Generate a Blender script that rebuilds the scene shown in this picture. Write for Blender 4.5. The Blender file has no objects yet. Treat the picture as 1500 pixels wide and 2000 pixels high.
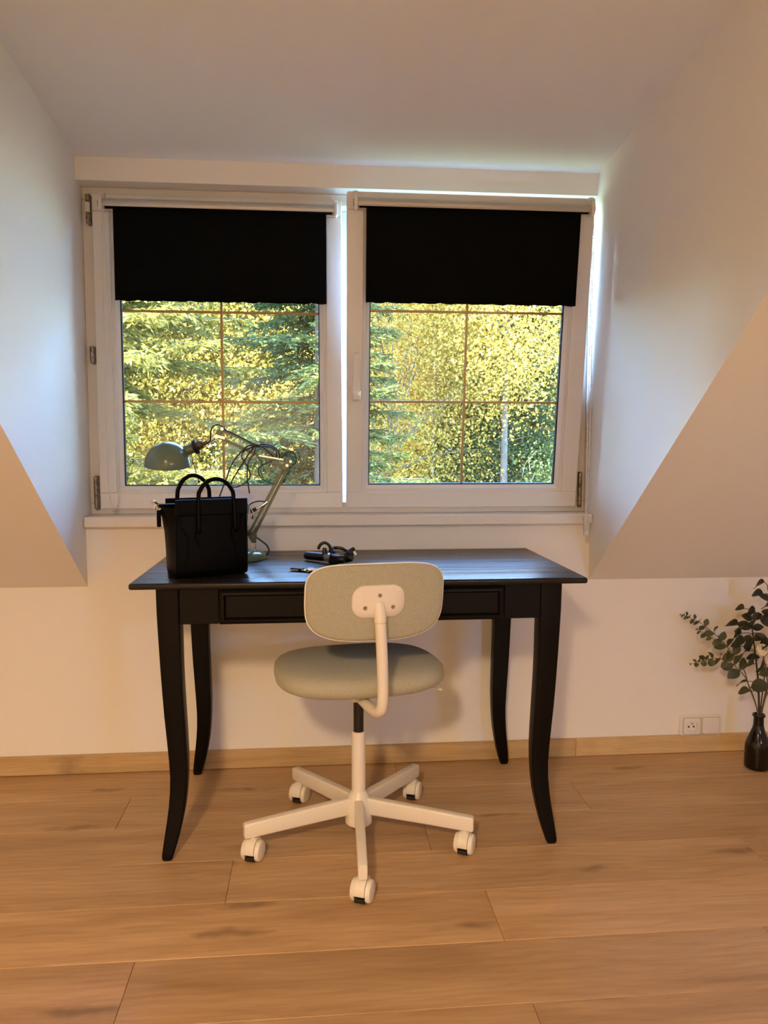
import bpy, bmesh, math, random
import numpy as np
from mathutils import Vector, Matrix
random.seed(7); rng = np.random.default_rng(11)
scene = bpy.context.scene
COL = scene.collection
PI = math.pi

# ------------------------------------------------------------------ camera
cam_d = bpy.data.cameras.new('camera'); cam = bpy.data.objects.new('camera', cam_d); COL.objects.link(cam)
cam_d.sensor_fit = 'VERTICAL'; cam_d.sensor_height = 36.0; cam_d.sensor_width = 27.0
cam_d.lens = 1519.646 / 2000.0 * 36.0
cam_d.clip_start = 0.02; cam_d.clip_end = 300
_R = Vector((0.99593, -0.09017, 0.00149)); _F = Vector((0.08971, 0.99232, -0.08505)).normalized()
_R = (_R - _F * _R.dot(_F)).normalized(); _U = _R.cross(_F)
cam.matrix_world = Matrix(((_R.x, _U.x, -_F.x, -0.1046), (_R.y, _U.y, -_F.y, -2.6238), (_R.z, _U.z, -_F.z, 1.1013), (0, 0, 0, 1)))
scene.camera = cam

# ------------------------------------------------------------------ sky, sun, room lamp, exposure
world = bpy.data.worlds.new('sky'); scene.world = world; world.use_nodes = True
wn = world.node_tree; wn.nodes.clear()
wo = wn.nodes.new('ShaderNodeOutputWorld'); wb = wn.nodes.new('ShaderNodeBackground'); ws = wn.nodes.new('ShaderNodeTexSky')
ws.sky_type = 'NISHITA'; ws.sun_disc = False; ws.sun_elevation = math.radians(30); ws.sun_rotation = math.radians(228)
ws.air_density = 1.0; ws.dust_density = 0.6; ws.ozone_density = 1.0
wb.inputs['Strength'].default_value = 8.8
wt = wn.nodes.new('ShaderNodeMix'); wt.data_type = 'RGBA'; wt.blend_type = 'MULTIPLY'; wt.inputs[0].default_value = 1.0
wt.inputs[7].default_value = (0.74, 0.93, 1.13, 1)     # camera white balance sits between lamp light and daylight
wn.links.new(ws.outputs[0], wt.inputs[6]); wn.links.new(wt.outputs[2], wb.inputs[0]); wn.links.new(wb.outputs[0], wo.inputs[0])

sun_d = bpy.data.lights.new('sun', 'SUN'); sun_d.energy = 125.0; sun_d.color = (1.0, 0.83, 0.50); sun_d.angle = math.radians(0.6)
sun = bpy.data.objects.new('sun', sun_d); COL.objects.link(sun)
sun.rotation_euler = Vector((0.62, 0.56, -0.50)).to_track_quat('-Z', 'Y').to_euler()

lamp_d = bpy.data.lights.new('pendant_lamp_light', 'SPOT'); lamp_d.energy = 222; lamp_d.color = (1.0, 0.665, 0.365); lamp_d.shadow_soft_size = 0.10
lamp_d.spot_size = math.radians(163); lamp_d.spot_blend = 0.55       # shaded pendant lamp behind the camera, open downwards
lamp = bpy.data.objects.new('pendant_lamp_light', lamp_d); COL.objects.link(lamp); lamp.location = (-.62, -3.6, 2.02)

vs = scene.view_settings
scene.display_settings.display_device = 'sRGB'
vs.view_transform = 'Standard'; vs.look = 'None'; vs.gamma = 1.0; vs.use_curve_mapping = False
vs.exposure = 0.32
scene.cycles.max_bounces = 8; scene.cycles.transparent_max_bounces = 12; scene.cycles.adaptive_threshold = 0.04; scene.cycles.use_light_tree = False

# ------------------------------------------------------------------ helpers
def new_mat(name, color=(.8, .8, .8), rough=.5, metal=0.0, spec=.5, **kw):
    m = bpy.data.materials.new(name); m.use_nodes = True
    b = m.node_tree.nodes['Principled BSDF']
    b.inputs['Base Color'].default_value = (*color, 1); b.inputs['Roughness'].default_value = rough
    b.inputs['Metallic'].default_value = metal; b.inputs['Specular IOR Level'].default_value = spec
    for k, v in kw.items(): b.inputs[k.replace('_', ' ')].default_value = v
    return m
def N(m, t, **kw):
    n = m.node_tree.nodes.new(t)
    for k, v in kw.items(): setattr(n, k, v)
    return n
def L(m, a, b): m.node_tree.links.new(a, b)
def bsdf(m): return m.node_tree.nodes['Principled BSDF']
def ramp(m, stops):
    r = N(m, 'ShaderNodeValToRGB'); e = r.color_ramp.elements
    while len(e) < len(stops): e.new(.5)
    for i, (p, c) in enumerate(stops): e[i].position = p; e[i].color = (*c, 1)
    return r
def add_noise(m, scale=200, bump=.1, dist=.001, col=None, colscale=None, detail=3, coord='Object'):
    tc = N(m, 'ShaderNodeTexCoord'); nz = N(m, 'ShaderNodeTexNoise'); nz.inputs['Scale'].default_value = scale; nz.inputs['Detail'].default_value = detail
    L(m, tc.outputs[coord], nz.inputs['Vector'])
    if bump:
        bp = N(m, 'ShaderNodeBump'); bp.inputs['Strength'].default_value = bump; bp.inputs['Distance'].default_value = dist
        L(m, nz.outputs[0], bp.inputs['Height']); L(m, bp.outputs[0], bsdf(m).inputs['Normal'])
    if col:
        n2 = N(m, 'ShaderNodeTexNoise'); n2.inputs['Scale'].default_value = colscale or scale; n2.inputs['Detail'].default_value = 4
        L(m, tc.outputs[coord], n2.inputs['Vector'])
        r = ramp(m, [(.3, col[0]), (.7, col[1])]); L(m, n2.outputs[0], r.inputs[0]); L(m, r.outputs[0], bsdf(m).inputs['Base Color'])
    return m

def link(name, me, mat=None, parent=None, smooth=False):
    o = bpy.data.objects.new(name, me); COL.objects.link(o)
    if mat is not None and not me.materials: me.materials.append(mat)
    if parent is not None: o.parent = parent
    if smooth and len(me.polygons): me.polygons.foreach_set('use_smooth', [True] * len(me.polygons))
    return o
def obj(name, bm, mat, parent=None, smooth=False, autosmooth=None):
    bmesh.ops.recalc_face_normals(bm, faces=bm.faces)
    me = bpy.data.meshes.new(name); bm.to_mesh(me); bm.free()
    o = link(name, me, mat, parent, smooth or autosmooth is not None)
    if autosmooth is not None: me.set_sharp_from_angle(angle=math.radians(autosmooth))
    return o
def thing(name, label, cat, loc=(0, 0, 0), rot=(0, 0, 0), group=None):
    o = bpy.data.objects.new(name, None); COL.objects.link(o); o.empty_display_size = .05
    o.location = loc; o.rotation_euler = rot; o['label'] = label; o['category'] = cat
    if group: o['group'] = group
    return o
def tag(o, label, cat=None, group=None, kind=None):
    o['label'] = label
    if cat: o['category'] = cat
    if group: o['group'] = group
    if kind: o['kind'] = kind
    return o
def box(bm, x0, x1, y0, y1, z0, z1, bev=0, seg=1, mat=None):
    vs_ = [bm.verts.new(p) for p in [(x0, y0, z0), (x1, y0, z0), (x1, y1, z0), (x0, y1, z0), (x0, y0, z1), (x1, y0, z1), (x1, y1, z1), (x0, y1, z1)]]
    fs = [bm.faces.new([vs_[i] for i in f]) for f in [(0, 3, 2, 1), (4, 5, 6, 7), (0, 1, 5, 4), (1, 2, 6, 5), (2, 3, 7, 6), (3, 0, 4, 7)]]
    if mat is not None:
        bmesh.ops.transform(bm, matrix=mat, verts=vs_)
    if bev:
        es = list({e for f in fs for e in f.edges})
        bmesh.ops.bevel(bm, geom=es, offset=bev, segments=seg, affect='EDGES', profile=.5)
def bx(*a, **k):
    bm = bmesh.new(); box(bm, *a, **k); return bm
def prism(bm, poly, axis, a0, a1):
    """poly: 2-D points; extruded along axis ('x','y','z')."""
    def P(p, t): return {'x': (t, p[0], p[1]), 'y': (p[0], t, p[1]), 'z': (p[0], p[1], t)}[axis]
    A = [bm.verts.new(P(p, a0)) for p in poly]; B = [bm.verts.new(P(p, a1)) for p in poly]
    n = len(poly); bm.faces.new(A); bm.faces.new(B[::-1])
    for i in range(n): bm.faces.new((A[i], B[i], B[(i + 1) % n], A[(i + 1) % n]))
def loft(bm, rings, cap=True, closed=True):
    V = [[bm.verts.new(p) for p in r] for r in rings]; n = len(rings[0])
    for a, b in zip(V, V[1:]):
        for i in range(n if closed else n - 1):
            bm.faces.new((a[i], a[(i + 1) % n], b[(i + 1) % n], b[i]))
    if cap: bm.faces.new(V[0][::-1]); bm.faces.new(V[-1])
    return V
def lathe(bm, prof, seg=32, mat=None, cap=False):
    """prof: list of (r, z); r == 0 makes a pole."""
    M = mat or Matrix(); V = []
    for r, z in prof:
        if r < 1e-7: V.append([bm.verts.new(M @ Vector((0, 0, z)))])
        else: V.append([bm.verts.new(M @ Vector((r * math.cos(2 * PI * i / seg), r * math.sin(2 * PI * i / seg), z))) for i in range(seg)])
    for a, b in zip(V, V[1:]):
        for i in range(seg):
            j = (i + 1) % seg
            if len(a) == 1 and len(b) == 1: continue
            if len(a) == 1: bm.faces.new((a[0], b[j], b[i]))
            elif len(b) == 1: bm.faces.new((a[i], a[j], b[0]))
            else: bm.faces.new((a[i], a[j], b[j], b[i]))
    if cap:
        if len(V[0]) > 1: bm.faces.new(V[0][::-1])
        if len(V[-1]) > 1: bm.faces.new(V[-1])
def frame_z(p, d):
    """matrix whose Z axis is d, at p."""
    return Matrix.Translation(Vector(p)) @ Vector(d).normalized().to_track_quat('Z', 'Y').to_matrix().to_4x4()
def smooth_path(pts, k=6):
    P = [Vector(p) for p in pts]
    if len(P) < 3: return P
    Q = [P[0] * 2 - P[1]] + P + [P[-1] * 2 - P[-2]]; out = []
    for i in range(1, len(Q) - 2):
        a, b, c, d = Q[i - 1:i + 3]
        for s in range(k):
            t = s / k
            out.append(.5 * ((2 * b) + (c - a) * t + (2 * a - 5 * b + 4 * c - d) * t * t + (3 * b - a - 3 * c + d) * t ** 3))
    out.append(P[-1]); return out
def tube(bm, pts, r, seg=8, cap=True):
    P = [Vector(p) for p in pts]; n = len(P)
    R = r if isinstance(r, (list, tuple)) else [r] * n
    if len(R) != n: R = [R[0] + (R[-1] - R[0]) * i / (n - 1) for i in range(n)]
    t0 = (P[1] - P[0]).normalized(); up = Vector((0, 0, 1)) if abs(t0.z) < .9 else Vector((1, 0, 0))
    u = t0.cross(up).normalized(); rings = []
    for i in range(n):
        t = (P[min(i + 1, n - 1)] - P[max(i - 1, 0)]).normalized()
        u = (u - t * u.dot(t)).normalized(); v = t.cross(u)
        rings.append([P[i] + (u * math.cos(2 * PI * k / seg) + v * math.sin(2 * PI * k / seg)) * R[i] for k in range(seg)])
    loft(bm, rings, cap)
def cyl(bm, p0, p1, r0, r1=None, seg=20):
    tube(bm, [p0, p1], [r0, r0 if r1 is None else r1], seg)
def rrect(w, h, r, seg=6, cx=0, cy=0):
    out = []
    for sx, sy, a0 in ((1, 1, 0), (-1, 1, 90), (-1, -1, 180), (1, -1, 270)):
        for i in range(seg + 1):
            a = math.radians(a0 + 90 * i / seg)
            out.append((cx + sx * (w / 2 - r) + r * math.cos(a), cy + sy * (h / 2 - r) + r * math.sin(a)))
    return out

# ------------------------------------------------------------------ materials
M = {}
M['paint'] = add_noise(new_mat('wall_paint', (.87, .865, .85), .75, spec=.25), 260, .06, .0006)
M['ceil'] = add_noise(new_mat('ceiling_paint', (.87, .868, .86), .8, spec=.2), 260, .05, .0006)
M['ceil_cool'] = add_noise(new_mat('daylight_tinted_ceiling', (.84, .89, .945), .8, spec=.2), 260, .05, .0006)  # bluish copy of the ceiling white: cool daylight put into the colour
M['pvc'] = new_mat('white_pvc', (.80, .80, .80), .32, spec=.5)
M['frame_pvc'] = new_mat('aged_pvc', (.74, .71, .67), .4)
M['bead_pvc'] = new_mat('bright_pvc', (.86, .87, .88), .25)
M['gasket'] = new_mat('rubber_gasket', (.012, .014, .014), .6)
M['bronze'] = new_mat('bronze_glazing_bar', (.38, .25, .12), .4, .6)
M['steel'] = add_noise(new_mat('hinge_steel', (.22, .20, .17), .4, .9), 120, 0, col=((.10, .09, .07), (.42, .38, .32)), colscale=90)
M['sill'] = add_noise(new_mat('sill_paint', (.80, .785, .765), .4), 90, .03, .0005)
M['blind'] = add_noise(new_mat('black_blind_fabric', (.0035, .0042, .0052), .9, spec=.06), 900, .15, .0003)
M['alu'] = new_mat('blind_rail', (.52, .52, .52), .35, .35)
M['chain'] = new_mat('white_bead_chain', (.82, .82, .80), .35)
M['clear'] = new_mat('clear_plastic', (.85, .9, .92), .12, Transmission_Weight=.75)
M['black_wood'] = new_mat('black_stained_wood', (.0022, .0018, .0016), .42, spec=.16)
M['cable'] = new_mat('black_cable', (.012, .012, .013), .45)
M['lamp_green'] = new_mat('sage_enamel', (.118, .160, .098), .22, spec=.6)
M['chrome'] = new_mat('chrome', (.75, .73, .70), .18, 1.0)
M['screw'] = new_mat('screw_steel', (.55, .50, .43), .25, 1.0)
M['rubber'] = new_mat('black_rubber', (.01, .01, .01), .55)
M['leather'] = add_noise(new_mat('black_leather', (.0008, .0008, .0009), .45, spec=.09), 420, .25, .0006)
M['chair_white'] = new_mat('powder_coated_white', (.80, .77, .71), .35)
M['chair_shell'] = new_mat('white_piping', (.86, .85, .82), .4)
M['gas'] = new_mat('gas_spring_black', (.008, .008, .008), .3)
M['device'] = new_mat('device_black', (.004, .0045, .005), .28, spec=.5)
M['device_grey'] = new_mat('device_grey', (.16, .17, .19), .3, .4)
M['socket'] = new_mat('socket_plastic', (.83, .81, .77), .3)
M['hole'] = new_mat('socket_holes', (.01, .01, .01), .6)
M['shadow_gap'] = new_mat('joint_shade', (.42, .38, .33), .6)  # brownish tone painted for the shade in the wall plate grooves
M['paper'] = new_mat('paper_tag', (.62, .67, .84), .6, Transmission_Weight=.15)
M['key'] = new_mat('key_metal', (.6, .57, .52), .25, 1.0)
M['key_brass'] = new_mat('key_copper', (.62, .36, .24), .3, 1.0)

def m_glass():
    m = bpy.data.materials.new('window_glass'); m.use_nodes = True; nt = m.node_tree; nt.nodes.clear()
    o = nt.nodes.new('ShaderNodeOutputMaterial'); mx = nt.nodes.new('ShaderNodeMixShader'); t = nt.nodes.new('ShaderNodeBsdfTransparent'); g = nt.nodes.new('ShaderNodeBsdfGlossy'); f = nt.nodes.new('ShaderNodeFresnel')
    t.inputs[0].default_value = (.95, .97, .96, 1); g.inputs['Roughness'].default_value = .0; f.inputs['IOR'].default_value = 1.45
    nt.links.new(f.outputs[0], mx.inputs[0]); nt.links.new(t.outputs[0], mx.inputs[1]); nt.links.new(g.outputs[0], mx.inputs[2]); nt.links.new(mx.outputs[0], o.inputs[0])
    return m
M['glass'] = m_glass()

def m_fabric(name, c0, c1):
    m = new_mat(name, c0, .9, spec=.15)
    tc = N(m, 'ShaderNodeTexCoord'); mp = N(m, 'ShaderNodeMapping'); L(m, tc.outputs['Object'], mp.inputs[0])
    n1 = N(m, 'ShaderNodeTexNoise'); n1.inputs['Scale'].default_value = 420; n1.inputs['Detail'].default_value = 2; L(m, mp.outputs[0], n1.inputs['Vector'])
    r = ramp(m, [(.32, c0), (.68, c1)]); L(m, n1.outputs[0], r.inputs[0]); L(m, r.outputs[0], bsdf(m).inputs['Base Color'])
    bp = N(m, 'ShaderNodeBump'); bp.inputs['Strength'].default_value = .25; bp.inputs['Distance'].default_value = .0008
    L(m, n1.outputs[0], bp.inputs['Height']); L(m, bp.outputs[0], bsdf(m).inputs['Normal'])
    bsdf(m).inputs['Sheen Weight'].default_value = .15
    return m
M['fabric'] = m_fabric('chair_fabric', (.36, .355, .275), (.47, .46, .37))

def m_wood(name, cols, ys=1.0, rough=.42):
    m = new_mat(name, cols[1], rough, spec=.35)
    tc = N(m, 'ShaderNodeTexCoord'); oi = N(m, 'ShaderNodeObjectInfo'); add = N(m, 'ShaderNodeVectorMath', operation='MULTIPLY_ADD')
    cmb = N(m, 'ShaderNodeCombineXYZ')
    for i, k in enumerate((37.0, 91.0, 13.0)):
        mu = N(m, 'ShaderNodeMath', operation='MULTIPLY'); mu.inputs[1].default_value = k; L(m, oi.outputs['Random'], mu.inputs[0]); L(m, mu.outputs[0], cmb.inputs[i])
    add.inputs[1].default_value = (1, 1, 1); L(m, tc.outputs['Object'], add.inputs[0]); L(m, cmb.outputs[0], add.inputs[2])
    def mapped(sc):
        mp = N(m, 'ShaderNodeMapping'); mp.inputs['Scale'].default_value = sc; L(m, add.outputs[0], mp.inputs[0]); return mp
    # broad figure
    n1 = N(m, 'ShaderNodeTexNoise'); n1.inputs['Scale'].default_value = 1; n1.inputs['Detail'].default_value = 5; n1.inputs['Distortion'].default_value = .8
    L(m, mapped((1.1, 9 * ys, 9 * ys)).outputs[0], n1.inputs['Vector'])
    # fine grain
    n2 = N(m, 'ShaderNodeTexNoise'); n2.inputs['Scale'].default_value = 1; n2.inputs['Detail'].default_value = 3
    L(m, mapped((9, 120 * ys, 120 * ys)).outputs[0], n2.inputs['Vector'])
    # cathedral rings
    wv = N(m, 'ShaderNodeTexWave', bands_direction='Y'); wv.inputs['Scale'].default_value = 4.0; wv.inputs['Distortion'].default_value = 16; wv.inputs['Detail'].default_value = 2; wv.inputs['Detail Scale'].default_value = .55
    L(m, mapped((1.3, 3.2 * ys, 1)).outputs[0], wv.inputs['Vector'])
    # knots
    kd = N(m, 'ShaderNodeTexNoise'); kd.inputs['Scale'].default_value = 14; kd.inputs['Detail'].default_value = 3; L(m, add.outputs[0], kd.inputs['Vector'])
    kv = N(m, 'ShaderNodeVectorMath', operation='MULTIPLY_ADD'); kv.inputs[1].default_value = (.35, .35, 0); L(m, kd.outputs['Color'], kv.inputs[0]); L(m, mapped((1.9, 8.0 * ys, .001)).outputs[0], kv.inputs[2])
    vo = N(m, 'ShaderNodeTexVoronoi', voronoi_dimensions='2D'); vo.inputs['Scale'].default_value = 1; L(m, kv.outputs[0], vo.inputs['Vector'])
    kn = N(m, 'ShaderNodeMapRange', interpolation_type='SMOOTHSTEP'); kn.inputs['From Min'].default_value = .0; kn.inputs['From Max'].default_value = .20; kn.inputs['To Min'].default_value = 1; kn.inputs['To Max'].default_value = 0; L(m, vo.outputs['Distance'], kn.inputs[0])
    gate = N(m, 'ShaderNodeSeparateColor'); L(m, vo.outputs['Color'], gate.inputs[0])
    gt = N(m, 'ShaderNodeMath', operation='GREATER_THAN'); gt.inputs[1].default_value = .68; L(m, gate.outputs[0], gt.inputs[0])
    kp = N(m, 'ShaderNodeMath', operation='MULTIPLY'); L(m, kn.outputs[0], kp.inputs[0]); L(m, gt.outputs[0], kp.inputs[1])
    r = ramp(m, [(.28, cols[0]), (.5, cols[1]), (.72, cols[2])]); L(m, n1.outputs[0], r.inputs[0])
    def mix(fac, a, b, blend='MIX'):
        x = N(m, 'ShaderNodeMix', data_type='RGBA', blend_type=blend)
        if isinstance(fac, (int, float)): x.inputs['Factor'].default_value = fac
        else: L(m, fac, x.inputs['Factor'])
        for s, v in (('A', a), ('B', b)):
            i = [q for q in x.inputs if q.name == s and q.type == 'RGBA'][0]
            if isinstance(v, tuple): i.default_value = (*v, 1)
            else: L(m, v, i)
        return [q for q in x.outputs if q.type == 'RGBA'][0]
    g2 = ramp(m, [(.3, (.86, .845, .82)), (.7, (1.06, 1.06, 1.06))]); L(m, n2.outputs[0], g2.inputs[0])
    g3 = ramp(m, [(.1, (.90, .88, .85)), (.6, (1.04, 1.04, 1.04))]); L(m, wv.outputs[0], g3.inputs[0])
    c = mix(.8, r.outputs[0], g2.outputs[0], 'MULTIPLY'); c = mix(.4, c, g3.outputs[0], 'MULTIPLY')
    tone = ramp(m, [(0, (.90, .89, .88)), (1, (1.08, 1.07, 1.05))]); L(m, oi.outputs['Random'], tone.inputs[0])
    c = mix(1.0, c, tone.outputs[0], 'MULTIPLY')
    ks = N(m, 'ShaderNodeMath', operation='MULTIPLY'); ks.inputs[1].default_value = .62; ks.use_clamp = True; L(m, kp.outputs[0], ks.inputs[0])
    c = mix(ks.outputs[0], c, tuple(x * .33 for x in cols[0]))
    L(m, c, bsdf(m).inputs['Base Color'])
    bp = N(m, 'ShaderNodeBump'); bp.inputs['Strength'].default_value = .12; bp.inputs['Distance'].default_value = .0006
    L(m, n2.outputs[0], bp.inputs['Height']); L(m, bp.outputs[0], bsdf(m).inputs['Normal'])
    return m
M['floor'] = m_wood('oak_laminate', ((.42, .265, .14), (.53, .35, .195), (.61, .42, .25)))
M['base'] = m_wood('oak_skirting', ((.50, .34, .17), (.60, .43, .225), (.68, .50, .28)), 1.6)

def m_desktop():
    m = new_mat('desktop_black_grain', (.012, .0095, .008), .30, spec=.32)
    tc = N(m, 'ShaderNodeTexCoord'); mp = N(m, 'ShaderNodeMapping'); mp.inputs['Scale'].default_value = (.9, 55, 1); L(m, tc.outputs['Object'], mp.inputs[0])
    n = N(m, 'ShaderNodeTexNoise'); n.inputs['Scale'].default_value = 1; n.inputs['Detail'].default_value = 5; L(m, mp.outputs[0], n.inputs['Vector'])
    mr = N(m, 'ShaderNodeMapRange'); mr.inputs['From Min'].default_value = .3; mr.inputs['From Max'].default_value = .7; mr.inputs['To Min'].default_value = .20; mr.inputs['To Max'].default_value = .40; L(m, n.outputs[0], mr.inputs[0]); L(m, mr.outputs[0], bsdf(m).inputs['Roughness'])
    bp = N(m, 'ShaderNodeBump'); bp.inputs['Strength'].default_value = .22; bp.inputs['Distance'].default_value = .0005; L(m, n.outputs[0], bp.inputs['Height']); L(m, bp.outputs[0], bsdf(m).inputs['Normal'])
    return m
M['desktop'] = m_desktop()

# ------------------------------------------------------------------ room shell
XL, XR = -0.852, 0.853; HK = .6344; TA = .7692; HC = 2.012; TC = .1084
T_J = (HC - HK) / (TA - TC); Z_J = HK + TA * T_J; Z_F = 2.45; T_F = (Z_F - HK) / TA
TH = .10; SIDE = 2.6; BACK = -4.6
def struct(name, bm, mat, label, parent=None):
    o = obj(name, bm, mat, parent); o['kind'] = 'structure'; o['label'] = label; return o
# window wall: knee wall, panel under the sill, lintel
bm = bmesh.new()
prism(bm, [(-SIDE, -.012), (SIDE, -.012), (SIDE, HK), (XR, HK), (XR, .8335), (XL, .8335), (XL, HK), (-SIDE, HK)], 'y', 0, TH)
prism(bm, [(XL, 1.9394), (XR, 1.9394), (XR, HC), (XL, HC)], 'y', 0, .16)
struct('wall_front', bm, M['paint'], 'white painted knee wall and window wall behind the desk')
for side, x0, x1 in (('left', XL - TH, XL), ('right', XR, XR + TH)):
    bm = bmesh.new(); prism(bm, [(.16, HK), (.16, HC), (0, HC), (-T_J, Z_J), (0, HK)], 'x', x0, x1)
    struct('wall_dormer_' + side, bm, M['paint'], 'white triangular dormer cheek wall %s of the window' % side)
for side, x0, x1 in (('left', -SIDE, XL - TH), ('right', XR + TH, SIDE)):
    bm = bmesh.new(); prism(bm, [(0, HK), (-T_F, Z_F), (-T_F, Z_F + TH * 1.26), (0, HK + TH * 1.26)], 'x', x0, x1)
    struct('ceiling_slope_' + side, bm, M['ceil'], 'sloping roof ceiling %s of the dormer' % side)
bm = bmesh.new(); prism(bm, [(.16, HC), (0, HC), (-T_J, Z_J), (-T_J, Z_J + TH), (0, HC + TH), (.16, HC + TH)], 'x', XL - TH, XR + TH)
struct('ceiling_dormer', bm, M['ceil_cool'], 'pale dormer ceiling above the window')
bm = bmesh.new(); prism(bm, [(-T_J, Z_J), (-T_F, Z_F), (-T_F, Z_F + TH), (-T_J, Z_J + TH)], 'x', XL - TH, XR + TH)
struct('ceiling_slope_upper', bm, M['ceil'], 'short upper slope of the roof ceiling')
struct('ceiling_flat', bx(-SIDE, SIDE, BACK, -T_F, Z_F, Z_F + TH), M['ceil'], 'flat ceiling of the attic room')
bm = bmesh.new(); WX0, WX1, WZ0, WZ1 = 1.46, 2.02, 1.25, 1.67       # window opening added to the back wall for cool fill light, out of view
for x0, x1, z0, z1 in ((-SIDE, WX0, -.06, Z_F + TH), (WX1, SIDE, -.06, Z_F + TH), (WX0, WX1, -.06, WZ0), (WX0, WX1, WZ1, Z_F + TH)): box(bm, x0, x1, BACK - TH, BACK, z0, z1)
struct('wall_back', bm, M['paint'], 'white back wall of the attic room')
w4 = bpy.data.objects.new('fill_window', None); COL.objects.link(w4); w4['kind'] = 'structure'; w4['label'] = 'white gable window added behind the camera for cool fill light'
for nm, (x0, x1, z0, z1) in (('frame_side', (WX0, WX0 + .07, WZ0, WZ1)), ('frame_side', (WX1 - .07, WX1, WZ0, WZ1)), ('frame_bottom', (WX0 + .07, WX1 - .07, WZ0, WZ0 + .07)), ('frame_top', (WX0 + .07, WX1 - .07, WZ1 - .07, WZ1))):
    obj(nm, bx(x0, x1, BACK - .08, BACK - .02, z0, z1, bev=.003), M['pvc'], w4)
obj('pane', bx(WX0 + .07, WX1 - .07, BACK - .052, BACK - .048, WZ0 + .07, WZ1 - .07), M['glass'], w4)
struct('wall_left', bx(-SIDE - TH, -SIDE, BACK - TH, TH, -.06, Z_F + TH), M['paint'], 'white left wall of the attic room')
struct('wall_right', bx(SIDE, SIDE + TH, BACK - TH, TH, -.06, Z_F + TH), M['paint'], 'white right wall of the attic room')

floor = struct('floor', bx(-SIDE, SIDE, BACK, 0, -.06, -.012), M['base'], 'warm oak laminate plank floor')
PL = 1.41; rows = [0, -.2115, -.4095, -.607, -.8035, -1.0035, -1.2]
while rows[-1] > BACK: rows.append(max(BACK, rows[-1] - .1975))
offs = {0: .17, 1: -.68, 2: .21, 3: -.324, 4: .314, 5: .918, 6: .3216, 7: -.15}
cache = {}
for i in range(len(rows) - 1):
    y1, y0 = rows[i], rows[i + 1]; jo = offs.get(i, random.uniform(0, PL)); x = jo - PL * 4
    while x < SIDE:
        a, b = max(x, -SIDE), min(x + PL, SIDE); x += PL
        if b - a < .02: continue
        key = (round(b - a, 3), round(y1 - y0, 4))
        if key not in cache:
            l, w = b - a - .0008, y1 - y0 - .0009
            bm = bmesh.new(); box(bm, -l / 2, l / 2, -w / 2, w / 2, -.012, 0, .0011)
            me = bpy.data.meshes.new('plank'); bmesh.ops.recalc_face_normals(bm, faces=bm.faces); bm.to_mesh(me); bm.free(); me.materials.append(M['floor']); cache[key] = me
        p = link('plank', cache[key], None, floor); p.location = ((a + b) / 2, (y0 + y1) / 2, 0)
for side, a, b in (('left', -SIDE, .8165), ('right', .8175, SIDE)):
    bm = bmesh.new(); box(bm, a, b, -.015, 0, .0012, .0645, .0018)
    struct('baseboard_' + side, bm, M['base'], 'oak skirting board along the knee wall, %s length' % ('longer left' if side == 'left' else 'right'))

# ------------------------------------------------------------------ window
SW, SH, ST = .811, 1.0265, .056          # sash width, height, depth
fr = bpy.data.objects.new('window_1', None); COL.objects.link(fr); fr['kind'] = 'structure'; fr['label'] = 'white plastic outer frame of the two-part dormer window'
Y0, Y1 = .064, .15
for nm, a in (('frame_bottom', (XL, XR, Y0, Y1, .868, .905)), ('frame_top', (XL, XR, Y0, Y1, 1.900, 1.9394)), ('frame_side', (XL, XL + .055, Y0, Y1, .905, 1.900)), ('frame_side', (XR - .055, XR, Y0, Y1, .905, 1.900)), ('mullion', (-.032, .032, .118, Y1, .905, 1.900))):
    obj(nm, bx(*a, bev=.003), M['frame_pvc'], fr)
struct('window_sill', bx(-.850, .8515, -.030, .15, .8337, .868, bev=.003, seg=2), M['sill'], 'white painted window sill board under the window')

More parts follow.
